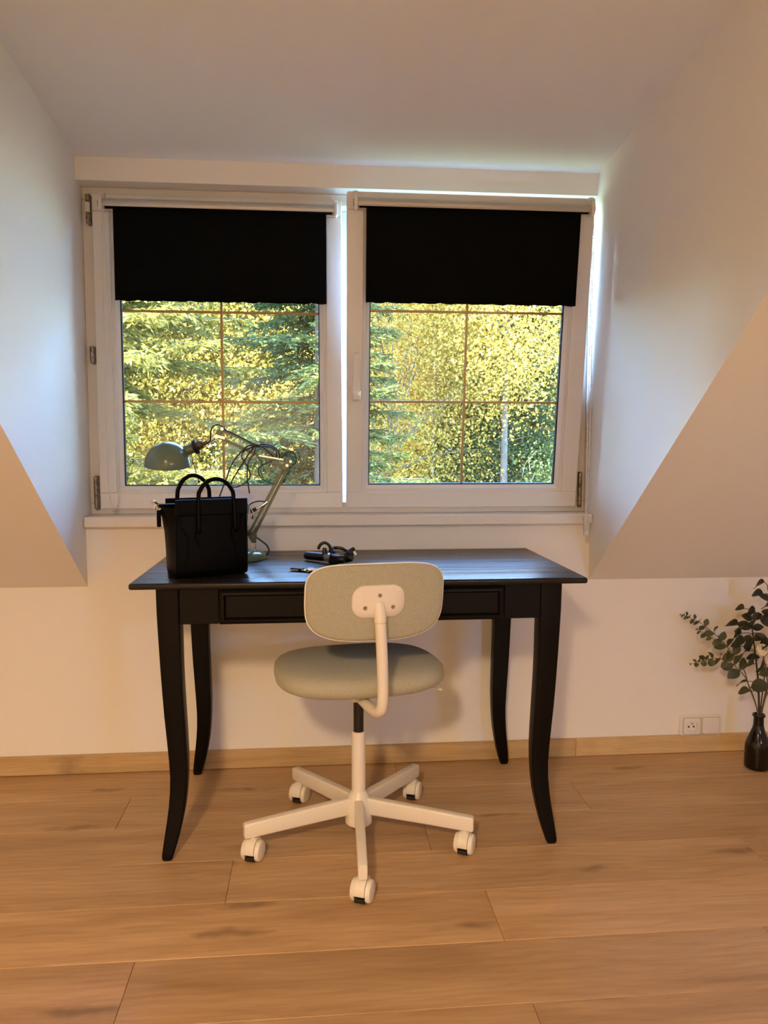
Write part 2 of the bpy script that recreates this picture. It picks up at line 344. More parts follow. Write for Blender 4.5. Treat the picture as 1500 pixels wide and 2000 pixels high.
def sash(name, cx, tilt, label, handle):
    e = bpy.data.objects.new(name, None); COL.objects.link(e); e['kind'] = 'structure'; e['label'] = label
    e.location = (cx, .05, .8875); e.rotation_euler = (tilt, 0, 0)
    w = SW / 2; F_ = .054; G = .0795            # face width, glass edge inset
    for nm, a in (('rail', (-w, w, 0, ST, 0, F_)), ('rail', (-w, w, 0, ST, SH - F_, SH)), ('stile', (-w, -w + F_, 0, ST, F_, SH - F_)), ('stile', (w - F_, w, 0, ST, F_, SH - F_))):
        obj(nm, bx(*a, bev=.0035, seg=2), M['pvc'], e)
    # stepped glazing bead, mitred ring
    def ring(nm, prof, mat):
        bm = bmesh.new(); R_ = []
        for ins, y in prof:
            R_.append([(-w + ins, y, ins), (w - ins, y, ins), (w - ins, y, SH - ins), (-w + ins, y, SH - ins)])
        loft(bm, R_, cap=False); return obj(nm, bm, mat, e)
    ring('step_frame', [(F_ - .002, .010), (F_ + .008, .010), (F_ + .008, .030)], M['pvc'])
    ring('glazing_bead', [(F_ + .006, .013), (F_ + .010, .011), (F_ + .022, .024), (F_ + .022, .034)], M['bead_pvc'])
    ring('gasket', [(F_ + .0215, .026), (G, .030), (G, .044)], M['gasket'])
    obj('pane', bx(-w + G - .004, w - G + .004, .0455, .0485, G - .004, SH - G + .004), M['glass'], e)
    for z in (.361, .661):
        obj('glazing_bar', bx(-w + G, w - G, .038, .044, z - .004, z + .004, bev=.001), M['bronze'], e)
    obj('glazing_bar', bx(-.004, .004, .0375, .0445, G, SH - G, bev=.001), M['bronze'], e)
    if handle:
        hx = -w + .031
        h = obj('handle_base', bx(hx - .014, hx + .014, -.011, .0, .365, .43, bev=.004, seg=2), M['pvc'], e)
        bm = bmesh.new(); cyl(bm, (hx, -.01, .392), (hx, -.042, .392), .009)
        box(bm, hx - .0125, hx + .0125, -.052, -.034, .372, .405, .004, 2)
        loft(bm, [[(hx - a, -.052 + d, z), (hx + a, -.052 + d, z), (hx + a, -.036, z), (hx - a, -.036, z)] for z, a, d in ((.39, .0115, 0), (.45, .010, .001), (.50, .009, .002), (.522, .0085, .003), (.525, .007, .006))])
        obj('handle', bm, M['pvc'], e, autosmooth=40)
    return e
TILT = math.radians(7.2)
s_l = sash('window_2', -.4115, 0, 'closed left window sash with bronze glazing bars', False)
s_r = sash('window_3', .4125, TILT, 'right window sash tilted open at the top, handle turned up', True)
def hinge(par, x, z0, z1, split=True, y=.004):
    h = obj('hinge', bx(x - .004, x + .007, y - .004, y + .03, z0, z1, bev=.002), M['steel'], par)
    bm = bmesh.new(); k = (z1 - z0)
    cyl(bm, (x - .001, y - .004, z0 + .05 * k), (x - .001, y - .004, z1 - .03 * k), .0065, seg=12); obj('hinge_pin', bm, M['steel'], h, autosmooth=40)
    if split: obj('hinge_cover', bx(x - .009, x + .0065, y - .012, y + .004, z0 + .40 * k, z0 + .72 * k, bev=.002), M['frame_pvc'], h)
for z0, z1, sp in ((1.814, 1.912, True), (1.3675, 1.426, False), (.884, .999, False)):
    hinge(fr, -.8275, z0, z1, sp, .05)
hinge(fr, .8315, .884, 1.010, False, .05)

# ------------------------------------------------------------------ roller blinds
def bead_chain(bm, pts, step=.0062, r=.0024):
    P = [Vector(p) for p in pts]; acc = 0
    for a, b in zip(P, P[1:]):
        d = (b - a).length; t = -acc
        while t + step <= d:
            t += step; c = a + (b - a) * (t / d)
            vs_ = [bm.verts.new(c + Vector(v) * r) for v in ((1, 0, 0), (-1, 0, 0), (0, 1, 0), (0, -1, 0), (0, 0, 1), (0, 0, -1))]
            for f in ((0, 2, 4), (2, 1, 4), (1, 3, 4), (3, 0, 4), (2, 0, 5), (1, 2, 5), (3, 1, 5), (0, 3, 5)): bm.faces.new([vs_[i] for i in f])
        acc = d - t
    tube(bm, P, .0008, 5)
def blind(cx, tilt, label, chain_side, f0, f1):
    e = thing('roller_blind', label, 'blind', (cx, .05, .8875), (tilt, 0, 0), 'black roller blinds on the window')
    zc = .990; yc = -.028; w0, w1 = f0 - .022, f1 + .020
    bm = bmesh.new(); cyl(bm, (w0, yc, zc - .006), (w1, yc, zc - .006), .0115, seg=20); obj('fabric_roll', bm, M['blind'], e, autosmooth=40)
    bm = bmesh.new(); prof = [(-.0165 * math.cos(a) + 0, .0165 * math.sin(a)) for a in [math.radians(q) for q in range(-38, 181, 12)]]
    inn = [(p[0] * .9, p[1] * .9) for p in prof][::-1]
    prism(bm, [(yc + p[0], zc - .003 + p[1]) for p in prof + inn], 'x', w0 - .006, w1 + .006); obj('cover_rail', bm, M['alu'], e, autosmooth=40)
    for x, s in ((w0 - .006, -1), (w1 + .006, 1)):
        bm = bmesh.new(); xa, xb = sorted((x, x + s * .012))
        box(bm, xa, xb, -.046, -.008, zc - .024, zc + .017, .005, 2); box(bm, xa, xb, -.010, .004, zc - .012, zc + .034, .002)
        box(bm, xa - .001, xb + .001, -.018, .004, zc + .030, zc + .036, .001)
        b_ = obj('bracket', bm, M['pvc'], e)
        bm = bmesh.new(); cyl(bm, (x + s * .012, yc, zc - .003), (x + s * .0145, yc, zc - .003), .012, seg=16); obj('end_cap', bm, M['clear'], b_, autosmooth=40)
    # cloth: a sheet with a slightly wavy hem
    bm = bmesh.new(); nx = 40; zb = .684; top = zc - .012; yf = -.020
    rings = []
    for z, wob in ((top, 0), (top - .1, 0), (.84, .001), (.74, .001), (zb + .018, .001), (zb, .0)):
        row = []
        for i in range(nx + 1):
            x = f0 + (f1 - f0) * i / nx
            zz = z + (.0022 * math.sin(i * 1.9) * (math.sin(i * .55) + .3) if z == zb else 0)
            row.append((x, yf + wob * math.sin(i * .35 + z * 9), zz))
        rings.append(row + [(p[0], p[1] + .0012, p[2]) for p in row[::-1]])
    loft(bm, rings); cl = obj('blind_cloth', bm, M['blind'], e)
    bm = bmesh.new(); box(bm, f0 + .001, f1 - .001, yf - .0022, yf - .0002, zb + .004, zb + .017, .0008); obj('hem_bar', bm, M['blind'], cl)
    bm = bmesh.new(); inv = Matrix.Rotation(-tilt, 3, 'X')
    if chain_side < 0:
        x = w0 - .012; p = [(x + .002, -.03, zc), (x - .001, -.028, .7), (x - .006, -.02, .3), (x - .006, -.014, .08), (x + .003, -.012, .015), (x + .012, -.010, -.001), (x + .021, -.012, .015), (x + .026, -.014, .08), (x + .018, -.02, .5), (x + .006, -.03, zc)]
        bead_chain(bm, smooth_path(p, 8)); ch = obj('bead_chain', bm, M['chain'], e)
        obj('chain_clip', bx(x + .006, x + .018, -.016, -.004, -.010, .004, bev=.002), M['clear'], e)
    else:
        x = w1 + .010; a = Vector((x, yc - .012, zc)); b = Vector((x + .012, yc + .010, zc)); dn = inv @ Vector((0, 0, -1))
        p = [a, a + dn * .3 + Vector((.001, 0, 0)), a + dn * .7, a + dn * .98, a + dn * 1.045 + Vector((.003, 0, 0)), a + dn * 1.06 + Vector((.007, .01, 0)), b + dn * 1.045 + Vector((-.004, 0, 0)), b + dn * .98, b + dn * .6 + Vector((.004, 0, 0)), b]
        bead_chain(bm, smooth_path(p, 8)); obj('bead_chain', bm, M['chain'], e)
        c = a + dn * 1.00 + Vector((.006, .008, 0))
        bm = bmesh.new(); loft(bm, [[c + dn * t + Vector((sx * wd, sy * .004, 0)) for sx, sy in ((-1, -1), (1, -1), (1, 1), (-1, 1))] for t, wd in ((0, .0115), (.03, .009), (.062, .0075))])
        obj('chain_weight', bm, M['clear'], e)
    return e
blind(-.4115, 0, 'black roller blind pulled halfway down over the left window sash', -1, -.334, .3535)
blind(.4125, TILT, 'black roller blind on the tilted right window sash with long bead chain', 1, -.3455, .3535)

# ------------------------------------------------------------------ desk
dk = thing('writing_desk', 'black wooden writing desk with curved legs under the window', 'desk', (0, 0, 0))
dxl, dxr, dyf, dyb = -.5763, .6259, -.6211, -.011
bm = bmesh.new(); box(bm, dxl, dxr, dyf, dyb, .7335, .75, .0058, 4); dtop = obj('desktop', bm, M['desktop'], dk, autosmooth=30)
OUT = ((.7345, 0, .060), (.66, .001, .060), (.60, .003, .0605), (.53, .0055, .061), (.46, .0085, .0625), (.39, .012, .065), (.33, .016, .067), (.27, .0198, .0685), (.22, .0218, .0675), (.18, .0208, .065), (.14, .0175, .0605), (.10, .0125, .0535), (.06, .0065, .0445), (.03, .0022, .036), (.012, -.0002, .030), (.004, .0005, .0275), (0, .003, .0245))
for sx in (0, 1):
    for sy in (0, 1):
        ox = dxl + .0634 if sx == 0 else dxr - .0634; oy = dyf + .020 if sy == 0 else dyb - .018
        fx = 1 if sx == 0 else -1; fy = 1 if sy == 0 else -1
        rings = []
        for z, o, i in OUT:
            r = min(.006, (i - o) * .2); cx_, h = (o + i) / 2, (i - o)
            rings.append([(ox + fx * (cx_ + px), oy + fy * (cx_ + py), z) for px, py in rrect(h, h, r, 3)])
        bm = bmesh.new(); loft(bm, rings); obj('leg', bm, M['black_wood'], dk, autosmooth=35)
lx0, lx1 = dxl + .0634 + .060, dxr - .0634 - .060; fy0 = dyf + .022
obj('front_rail', bx(lx0, -.353, fy0, fy0 + .02, .638, .7345, bev=.001), M['black_wood'], dk)
obj('front_rail', bx(.4045, lx1, fy0, fy0 + .02, .638, .7345, bev=.001), M['black_wood'], dk)
obj('front_rail', bx(-.353, .4045, fy0 + .002, fy0 + .02, .728, .7345), M['black_wood'], dk)
obj('back_rail', bx(lx0, lx1, dyb - .038, dyb - .020, .638, .7345, bev=.001), M['black_wood'], dk)
for x in (dxl + .066, dxr - .066 - .02):
    obj('side_rail', bx(x, x + .02, dyf + .08, dyb - .078, .638, .7345, bev=.001), M['black_wood'], dk)
dr = obj('drawer', bx(-.351, .4025, fy0 + .001, fy0 + .019, .6375, .7265, bev=.0015), M['black_wood'], dk)
bm = bmesh.new(); x0, x1, z0, z1 = -.351, .4025, .6375, .7265; R_ = []
for ins, y in ((0, .001), (0, -.003), (.006, -.007), (.012, -.0075), (.016, -.002), (.017, .0015)):
    R_.append([(x0 + ins, fy0 + y, z0 + ins), (x1 - ins, fy0 + y, z0 + ins), (x1 - ins, fy0 + y, z1 - ins), (x0 + ins, fy0 + y, z1 - ins)])
loft(bm, R_, cap=False); obj('drawer_moulding', bm, M['black_wood'], dr)
obj('drawer_box', bx(-.335, .386, fy0 + .0195, dyb - .06, .645, .715), M['black_wood'], dr)

# ------------------------------------------------------------------ swivel chair
CX, CY = .015, -.525
ch = thing('swivel_chair', 'pale green upholstered swivel chair with white five-star base at the desk', 'chair', (CX, CY, 0))
base = bmesh.new()
lathe(base, [(0, .048), (.034, .048), (.0375, .052), (.0375, .088), (.034, .112), (.0285, .130), (.0225, .138), (.0195, .142), (.0195, .30), (.0188, .309), (.016, .312), (0, .312)], 36)
star = obj('base_column', base, M['chair_white'], ch, autosmooth=35)
bm = bmesh.new(); lathe(bm, [(0, .30), (.0142, .30), (.0142, .425), (0, .425)], 24); obj('gas_spring', bm, M['gas'], ch, autosmooth=35)
for k in range(5):
    a = math.radians(-91.5 + 72 * k); Rz = Matrix.Rotation(a, 4, 'Z')
    bm = bmesh.new()
    rings = []
    for r_, zt, zb_, w in ((.028, .1255, .078, .0125), (.20, .1135, .070, .0122), (.318, .1045, .0635, .0118), (.323, .102, .066, .0105)):
        rings.append([Rz @ Vector((r_, px, (zt + zb_) / 2 + pz)) for px, pz in rrect(2 * w, zt - zb_, .0055, 3)])
    loft(bm, rings); obj('base_arm', bm, M['chair_white'], ch, autosmooth=40)
    # twin wheel caster, each swivelled a little differently
    sw = (math.radians([-22, -26, -20, -24, -20][k]))
    Mc = Rz @ Matrix.Translation((.299, 0, 0)) @ Matrix.Rotation(-a + sw - math.radians(0), 4, 'Z')
    c = obj('caster', bmesh.new(), M['chair_white'], ch); c.matrix_local = Mc
    bm = bmesh.new()
    arc = [(.031 * math.cos(t), .030 + .031 * math.sin(t)) for t in [math.radians(q) for q in range(-22, 203, 15)]]
    prism(bm, arc, 'x', -.0135, .0135); bmesh.ops.bevel(bm, geom=list(bm.edges), offset=.001, segments=1, affect='EDGES')
    cyl(bm, (0, 0, .055), (0, 0, .070), .0075, seg=14)
    bmesh.ops.recalc_face_normals(bm, faces=bm.faces); bm.to_mesh(c.data); bm.free()
    c.data.materials.clear(); c.data.materials.append(M['chair_white'])
    for s in (-1, 1):
        bm = bmesh.new(); lathe(bm, [(0, s * .0270), (.017, s * .0268), (.0245, s * .025), (.0272, s * .021), (.0272, s * .0142), (0, s * .0142)], 28, Matrix.Translation((0, 0, .0273)) @ Matrix.Rotation(PI / 2, 4, 'Y')); obj('wheel', bm, M['chair_white'], c, autosmooth=35)
    bm = bmesh.new(); box(bm, -.0138, .0138, -.024, .024, .006, .016, .001); obj('brake_gap', bm, M['rubber'], c)
up = Matrix.Rotation(math.radians(8.5), 4, 'Z')
def on_top(o): o.matrix_local = Matrix.Translation((-.010, 0, 0)) @ up; return o
# seat cushion
def sgn_pow(v, p): return math.copysign(abs(v) ** p, v)
rings = []; n = 56
for q in range(0, 15):
    t = -PI / 2 + PI * q / 14
    rr = max(.02, abs(math.cos(t)) ** .42); zz = .4865 + .0385 * sgn_pow(math.sin(t), .85)
    ring = []
    for i in range(n):
        a = 2 * PI * i / n; e_ = 2 / 2.75
        x = .2285 * sgn_pow(math.cos(a), e_) * rr; y = .207 * sgn_pow(math.sin(a), e_) * rr
        x *= 1 - .05 * (y / .207)
        dz = (-.010 * max(0, y / .207) ** 2 + .006 * (abs(x) / .2285) ** 2) if t > 0 else -.004 * max(0, y / .207) ** 2
        ring.append((x + .008, y + .012, zz + dz))
    rings.append(ring)
bm = bmesh.new(); loft(bm, rings); on_top(obj('seat', bm, M['fabric'], ch, smooth=True))
bm = bmesh.new(); box(bm, -.085, .085, -.085, .085, .445, .460, .005, 2); box(bm, -.028, .028, -.10, .06, .425, .450, .006, 2); on_top(obj('tilt_mechanism', bm, M['chair_white'], ch))
bm = bmesh.new(); tube(bm, smooth_path([(.05, -.02, .432), (.14, -.05, .436), (.185, -.075, .446), (.222, -.095, .442)], 6), [.0035, .003], 8); on_top(obj('height_lever', bm, M['chair_white'], ch, smooth=True))
# spine tube
sp = smooth_path([(-.012, -.06, .443), (-.004, -.13, .440), (.004, -.190, .438), (.012, -.232, .444), (.017, -.254, .468), (.016, -.263, .53), (.012, -.268, .61), (.009, -.266, .68)], 7)
bm = bmesh.new(); tube(bm, sp, .0138, 18); on_top(obj('back_tube', bm, M['chair_white'], ch, smooth=True))
# backrest, seen from behind
def back_outline(k=1.0, n=64):
    out = []
    for i in range(n):
        a = 2 * PI * i / n; c, s = math.cos(a), math.sin(a)
        e_ = 2 / (4.6 if s > 0 else 3.2)
        x = .1715 * sgn_pow(c, e_); z = .0965 * sgn_pow(s, e_)
        x *= 1 - .015 * (z / .0965 < 0) * abs(z / .0965)
        out.append((x * k, z * k))
    return out
BZ = .722; BY = -.236
def back_ring(k, y, dk=0):
    o = []
    for x, z in back_outline(1.0):
        l = math.hypot(x, z); f = max(0, (l - dk) / l) * k
        x, z = x * f, z * f
        yy = y + .55 * x * x - .16 * z
        o.append((x + .004, BY + yy, BZ + z))
    return o
bm = bmesh.new(); loft(bm, [back_ring(.05, -.019), back_ring(.5, -.019), back_ring(1, -.0185, .012), back_ring(1, -.017, .004), back_ring(1, -.013, .0), back_ring(1, -.010, .0)])
on_top(obj('back_panel', bm, M['fabric'], ch, smooth=True))
bm = bmesh.new(); loft(bm, [back_ring(1, -.008, .001), back_ring(1, -.002, -.001), back_ring(1, .010, .001), back_ring(1, .018, .008), back_ring(1, .022, .022), back_ring(.5, .024), back_ring(.05, .024)])
on_top(obj('backrest', bm, M['fabric'], ch, smooth=True))
rg = back_ring(1, -.0095, -.0008); bm = bmesh.new(); tube(bm, rg + rg[:2], .0022, 8); on_top(obj('piping', bm, M['chair_shell'], ch, smooth=True))
# mounting plate
pl_o = rrect(.131, .082, .032, 8); bm = bmesh.new()
def plate_ring(k, y, cz=.727):
    return [(x * k + .007, BY + y + .55 * (x * k) ** 2 - .16 * (cz - BZ + z * k), cz + z * k) for x, z in pl_o]
loft(bm, [plate_ring(1, -.018), plate_ring(1, -.0215), plate_ring(.965, -.0245), plate_ring(.6, -.0262), plate_ring(.1, -.027)])
pt = on_top(obj('mounting_plate', bm, M['chair_white'], ch, autosmooth=50))
bm = bmesh.new(); tube(bm, smooth_path([(.009, -.2665, .676), (.009, -.265, .69), (.0088, -.2605, .708), (.0085, -.2555, .722), (.008, -.2495, .738)], 4), [.0150] * 5 + [.0148] * 4 + [.0135] * 4 + [.010] * 3 + [.005], 18); obj('tube_socket', bm, M['chair_white'], pt, smooth=True)
for x, z in ((.008, .743), (-.0275, .7125), (.0415, .7125)):
    bm = bmesh.new(); y = BY - .027 - .16 * (z - BZ) + .55 * x * x
    lathe(bm, [(0, .0035), (.002, .0035), (.0024, .0018), (.0042, .003), (.0052, .0015), (.0054, -.002)], 16, Matrix.Translation((x, y, z)) @ Matrix.Rotation(PI / 2, 4, 'X')); obj('screw', bm, M['screw'], pt, autosmooth=40)

# ------------------------------------------------------------------ hand bag
bg = thing('handbag', 'black leather tote handbag with two round handles standing on the desk', 'handbag', (-.399, -.470, .7502), (0, 0, math.radians(24)))
def bag_ring(z, w, d, g, n=4):
    """w half width of the panels, d half depth, g half width at the gussets"""
    p = [(-w, -d), (-w * .5, -d - .004), (0, -d - .005), (w * .5, -d - .004), (w, -d), ((w + g) / 2 + .003, -d * .55), (g, 0), ((w + g) / 2 + .003, d * .55), (w, d), (w * .5, d + .004), (0, d + .005), (-w * .5, d + .004), (-w, d), (-(w + g) / 2 - .003, d * .55), (-g, 0), (-(w + g) / 2 - .003, -d * .55)]
    return [(x, y, z) for x, y in p]
bm = bmesh.new()
loft(bm, [bag_ring(.0, .088, .048, .092), bag_ring(.004, .094, .053, .099), bag_ring(.02, .0955, .0555, .102), bag_ring(.07, .095, .056, .105), bag_ring(.12, .095, .055, .111), bag_ring(.16, .096, .054, .119), bag_ring(.184, .097, .053, .126), bag_ring(.188, .096, .051, .125), bag_ring(.180, .092, .048, .118)])
obj('bag_body', bm, M['leather'], bg, autosmooth=50)
bm = bmesh.new(); box(bm, -.0985, .0985, -.0625, -.0555, .166, .209, .003, 2); obj('front_flap', bm, M['leather'], bg)
bm = bmesh.new(); box(bm, -.0965, .0965, .049, .056, .166, .207, .003, 2); obj('back_flap', bm, M['leather'], bg)
bm = bmesh.new(); box(bm, -.128, .11, -.012, .012, .186, .196, .003, 2); obj('zip_strip', bm, M['leather'], bg)
for s in (-1, 1):
    bm = bmesh.new(); tube(bm, smooth_path([(s * .088, -.0585, .166), (s * .082, -.0605, .135), (s * .066, -.0605, .105), (s * .066, -.061, .06), (s * .074, -.0605, .03), (s * .078, -.058, .006)], 6), .0022, 6); obj('front_seam', bm, M['leather'], bg, smooth=True)
    bm = bmesh.new(); tube(bm, smooth_path([(s * .0955, -.0565, .165), (s * .0965, -.0575, .10), (s * .0965, -.0565, .02), (s * .0945, -.053, .004)], 5), .002, 6); obj('edge_seam', bm, M['leather'], bg, smooth=True)
def handle(y, x0, x1, zt, zend):
    c, w = (x0 + x1) / 2, (x1 - x0) / 2
    p = [(x0 - .001, y, zend)] + [(x0, y, .17)] + [(c - w * math.cos(t), y * .93, .205 + (zt - .205) * math.sin(t)) for t in [PI * q / 12 for q in range(1, 12)]] + [(x1, y, .17), (x1 + .001, y, zend)]
    bm = bmesh.new(); tube(bm, smooth_path(p, 3), .0057, 10); h = obj('handle', bm, M['leather'], bg, smooth=True)
    for x in (x0, x1):
        bm = bmesh.new(); s_ = 1 if y > 0 else -1; yy = y - .001 * s_
        prism(bm, [(x - .008, zend + .012), (x + .008, zend + .012), (x + .010, zend - .01), (x, zend - .032), (x - .010, zend - .01)], 'y', yy - .0025, yy + .0025); obj('handle_tab', bm, M['leather'], h)
handle(-.0665, -.038, .060, .262, .118)
handle(.061, -.063, .029, .268, .14)
bm = bmesh.new()
rg = [(-.131 + .008 * math.cos(t), -.004, .186 + .009 * math.sin(t)) for t in [2 * PI * q / 16 for q in range(18)]]; tube(bm, rg, .002, 6)
tube(bm, [(-.131, -.004, .196), (-.139, -.006, .204), (-.146, -.006, .203)], .0034, 8); obj('strap_ring', bm, M['chrome'], bg, smooth=True)
obj('strap_tab', bx(-.1325, -.122, -.008, .002, .135, .18, bev=.002), M['leather'], bg)
bm = bmesh.new(); tube(bm, [(.124, -.01, .175), (.131, -.012, .165), (.129, -.012, .145)], .0022, 6); obj('strap_clip', bm, M['chrome'], bg, smooth=True)

# ------------------------------------------------------------------ desk lamp
lp = thing('desk_lamp', 'sage green architect desk lamp with jointed arm and dome shade', 'lamp', (0, 0, 0))
bm = bmesh.new(); lathe(bm, [(0, .7506), (.077, .7506), (.080, .752), (.080, .758), (.076, .7675), (.064, .7745), (.035, .7765), (0, .777)], 40, Matrix.Translation((-.333, -.20, 0))); obj('lamp_base', bm, M['lamp_green'], lp, autosmooth=40)
bm = bmesh.new(); lathe(bm, [(0, .7500), (.0795, .7500), (.0795, .7512), (0, .7512)], 40, Matrix.Translation((-.333, -.20, 0))); obj('base_pad', bm, M['rubber'], lp)
bm = bmesh.new(); cyl(bm, (-.2895, -.2, .772), (-.2895, -.2, .803), .0062, seg=16); cyl(bm, (-.2895, -.2, .772), (-.2895, -.2, .779), .009, seg=16); obj('pivot_post', bm, M['chrome'], lp, autosmooth=40)
def flatbar(a, b, w, t, nm, par=lp, mat='lamp_green'):
    a, b = Vector(a), Vector(b); d = (b - a).normalized(); yv = Vector((0, 1, 0)); nrm = d.cross(yv).normalized()
    bm = bmesh.new(); loft(bm, [[p + nrm * sx * w / 2 + yv * sy * t / 2 for sx, sy in ((-1, -1), (1, -1), (1, 1), (-1, 1))] for p in (a, b)])
    bmesh.ops.bevel(bm, geom=list(bm.edges), offset=.001, segments=1, affect='EDGES')
    return obj(nm, bm, M[mat], par)
bm = bmesh.new(); prism(bm, [(-.314, .832), (-.303, .846), (-.281, .826), (-.2835, .801), (-.296, .801), (-.304, .815)], 'y', -.2115, -.1885); bmesh.ops.bevel(bm, geom=list(bm.edges), offset=.0015, segments=1, affect='EDGES'); obj('lower_bracket', bm, M['lamp_green'], lp)
a1 = flatbar((-.2935, -.194, .8205), (-.1795, -.194, 1.0455), .0125, .010, 'lower_arm')
a2 = flatbar((-.3045, -.206, .830), (-.1955, -.206, 1.036), .008, .008, 'lower_arm')
flatbar((-.282, -.2122, .851), (-.2, -.2122, 1.012), .0028, .0022, 'arm_rod', a2, 'chrome')
bm = bmesh.new(); prism(bm, [(-.206, 1.030), (-.190, 1.022), (-.168, 1.045), (-.172, 1.058), (-.190, 1.062), (-.197, 1.048)], 'y', -.2125, -.1875); bmesh.ops.bevel(bm, geom=list(bm.edges), offset=.002, segments=1, affect='EDGES'); obj('elbow_bracket', bm, M['lamp_green'], lp)
flatbar((-.384, -.194, 1.1505), (-.182, -.194, 1.0545), .0092, .0085, 'upper_arm'); u2 = flatbar((-.396, -.206, 1.128), (-.190, -.206, 1.0335), .0092, .0085, 'upper_arm')
flatbar((-.40, -.21, 1.1295), (-.372, -.21, 1.1225), .0095, .007, 'arm_sleeve', u2, 'chrome')
flatbar((-.272, -.214, 1.0705), (-.196, -.2115, 1.0575), .0065, .005, 'tension_link', u2, 'chrome')
bm = bmesh.new(); prism(bm, [(-.375, 1.146), (-.378, 1.157), (-.387, 1.1555), (-.404, 1.135), (-.4045, 1.122), (-.393, 1.1205)], 'y', -.2115, -.1885); bmesh.ops.bevel(bm, geom=list(bm.edges), offset=.0015, segments=1, affect='EDGES'); obj('head_bracket', bm, M['lamp_green'], lp)
def knob(p, r, l, mat='chrome', nm='knob'):
    bm = bmesh.new(); cyl(bm, (p[0], p[1] - l / 2, p[2]), (p[0], p[1] + l / 2, p[2]), r, seg=14); obj(nm, bm, M[mat], lp, autosmooth=40)
for p, r, l in (((-.186, -.2, 1.040), .0045, .032), ((-.175, -.2, 1.052), .004, .030), ((-.398, -.2, 1.128), .0065, .032), ((-.381, -.2, 1.151), .005, .030), ((-.293, -.2, .822), .0045, .030), ((-.304, -.2, .830), .0042, .030)): knob(p, r, l)
for a, b, r in (((-.246, -.214, .9285), (-.262, -.216, .917), .0045), ((-.262, -.216, .917), (-.285, -.217, .903), .0025), ((-.281, -.217, .908), (-.297, -.217, .898), .006)):
    bm = bmesh.new(); cyl(bm, a, b, r, seg=10); obj('spring_screw', bm, M['chrome'] if r < .005 else M['rubber'], lp, autosmooth=40)
bm = bmesh.new(); tube(bm, smooth_path([(-.297, -.217, .898), (-.300, -.217, .889), (-.293, -.217, .880), (-.284, -.217, .884), (-.281, -.217, .895)], 5), .0022, 6); obj('wing_ring', bm, M['chrome'], lp, smooth=True)
# neck and head
bm = bmesh.new(); tube(bm, smooth_path([(-.400, -.2, 1.128), (-.409, -.2, 1.121), (-.4165, -.2, 1.115)], 4), .0045, 10); obj('neck', bm, M['chrome'], lp, smooth=True)
ax = Vector((.924, 0, .383)); c0 = Vector((-.518, -.203, 1.0735))
Mh = frame_z(c0, ax)
bm = bmesh.new(); lathe(bm, [(0, 0), (.0150, 0), (.0158, .02), (.0158, .060), (0, .060)], 28, Mh); obj('lamp_socket', bm, M['lamp_green'], lp, autosmooth=40)
bm = bmesh.new(); pr = []; lathe(bm, [(0, .052), (.019, .052), (.0222, .055), (.0222, .058), (.0195, .060), (.0222, .062), (.0215, .067), (.016, .068), (0, .068)], 28, Mh); obj('socket_ring', bm, M['rubber'], lp, autosmooth=30)
bm = bmesh.new(); lathe(bm, [(0, .068), (.0135, .068), (.0135, .080), (.010, .085), (.0055, .086), (.0048, .094), (.0035, .100), (0, .100)], 20, Mh); obj('socket_cap', bm, add_noise(new_mat('bakelite', (.06, .035, .025), .35), 200, 0, col=((.03, .02, .015), (.16, .09, .06)), colscale=160), lp, autosmooth=30)
Md = Matrix.Translation((-.545, -.205, 1.0435)) @ Matrix.Rotation(math.radians(13), 4, 'X') @ Matrix.Rotation(math.radians(1.5), 4, 'Y')
prof = [(.0705 * math.cos(t), .069 * math.sin(t)) for t in [PI / 2 * q / 16 for q in range(17)]]; prof[-1] = (0, .069)
prin = [(r * .975, z * .972) for r, z in prof][::-1]
bm = bmesh.new(); lathe(bm, prin + [(.0715, -.0012), (.0718, .0008)] + prof, 48, Md); obj('lamp_shade', bm, M['lamp_green'], lp, autosmooth=60)
bm = bmesh.new(); lathe(bm, [(0, -.012), (.014, -.008), (.0215, .004), (.0225, .014), (.017, .028), (.010, .04), (0, .045)], 20, Md); obj('bulb', bm, new_mat('opal_bulb', (.8, .8, .78), .3), lp, smooth=True)
for nm, p, r in (('bail_wire', [(-.4737, -.2, 1.1164), (-.4592, -.2, 1.1247), (-.4407, -.2, 1.1289), (-.4264, -.2, 1.1269), (-.4165, -.2, 1.119)], .0012), ('bail_wire', [(-.4541, -.2, 1.0708), (-.4355, -.2, 1.077), (-.421, -.2, 1.0874), (-.4135, -.2, 1.102), (-.4143, -.2, 1.1144)], .0011),
                 ('switch_cord', [(-.476, -.21, 1.076), (-.4622, -.215, 1.0256), (-.4526, -.22, .9945)], .0013)):
    bm = bmesh.new(); tube(bm, smooth_path(p, 5), r, 6)
    if nm == 'switch_cord': lathe(bm, [(0, -.005), (.0035, -.003), (.0035, .001), (0, .004)], 10, Matrix.Translation((-.4522, -.22, .993)))
    obj(nm, bm, M['cable'] if nm != 'bail_wire' else M['steel'], lp, smooth=True)
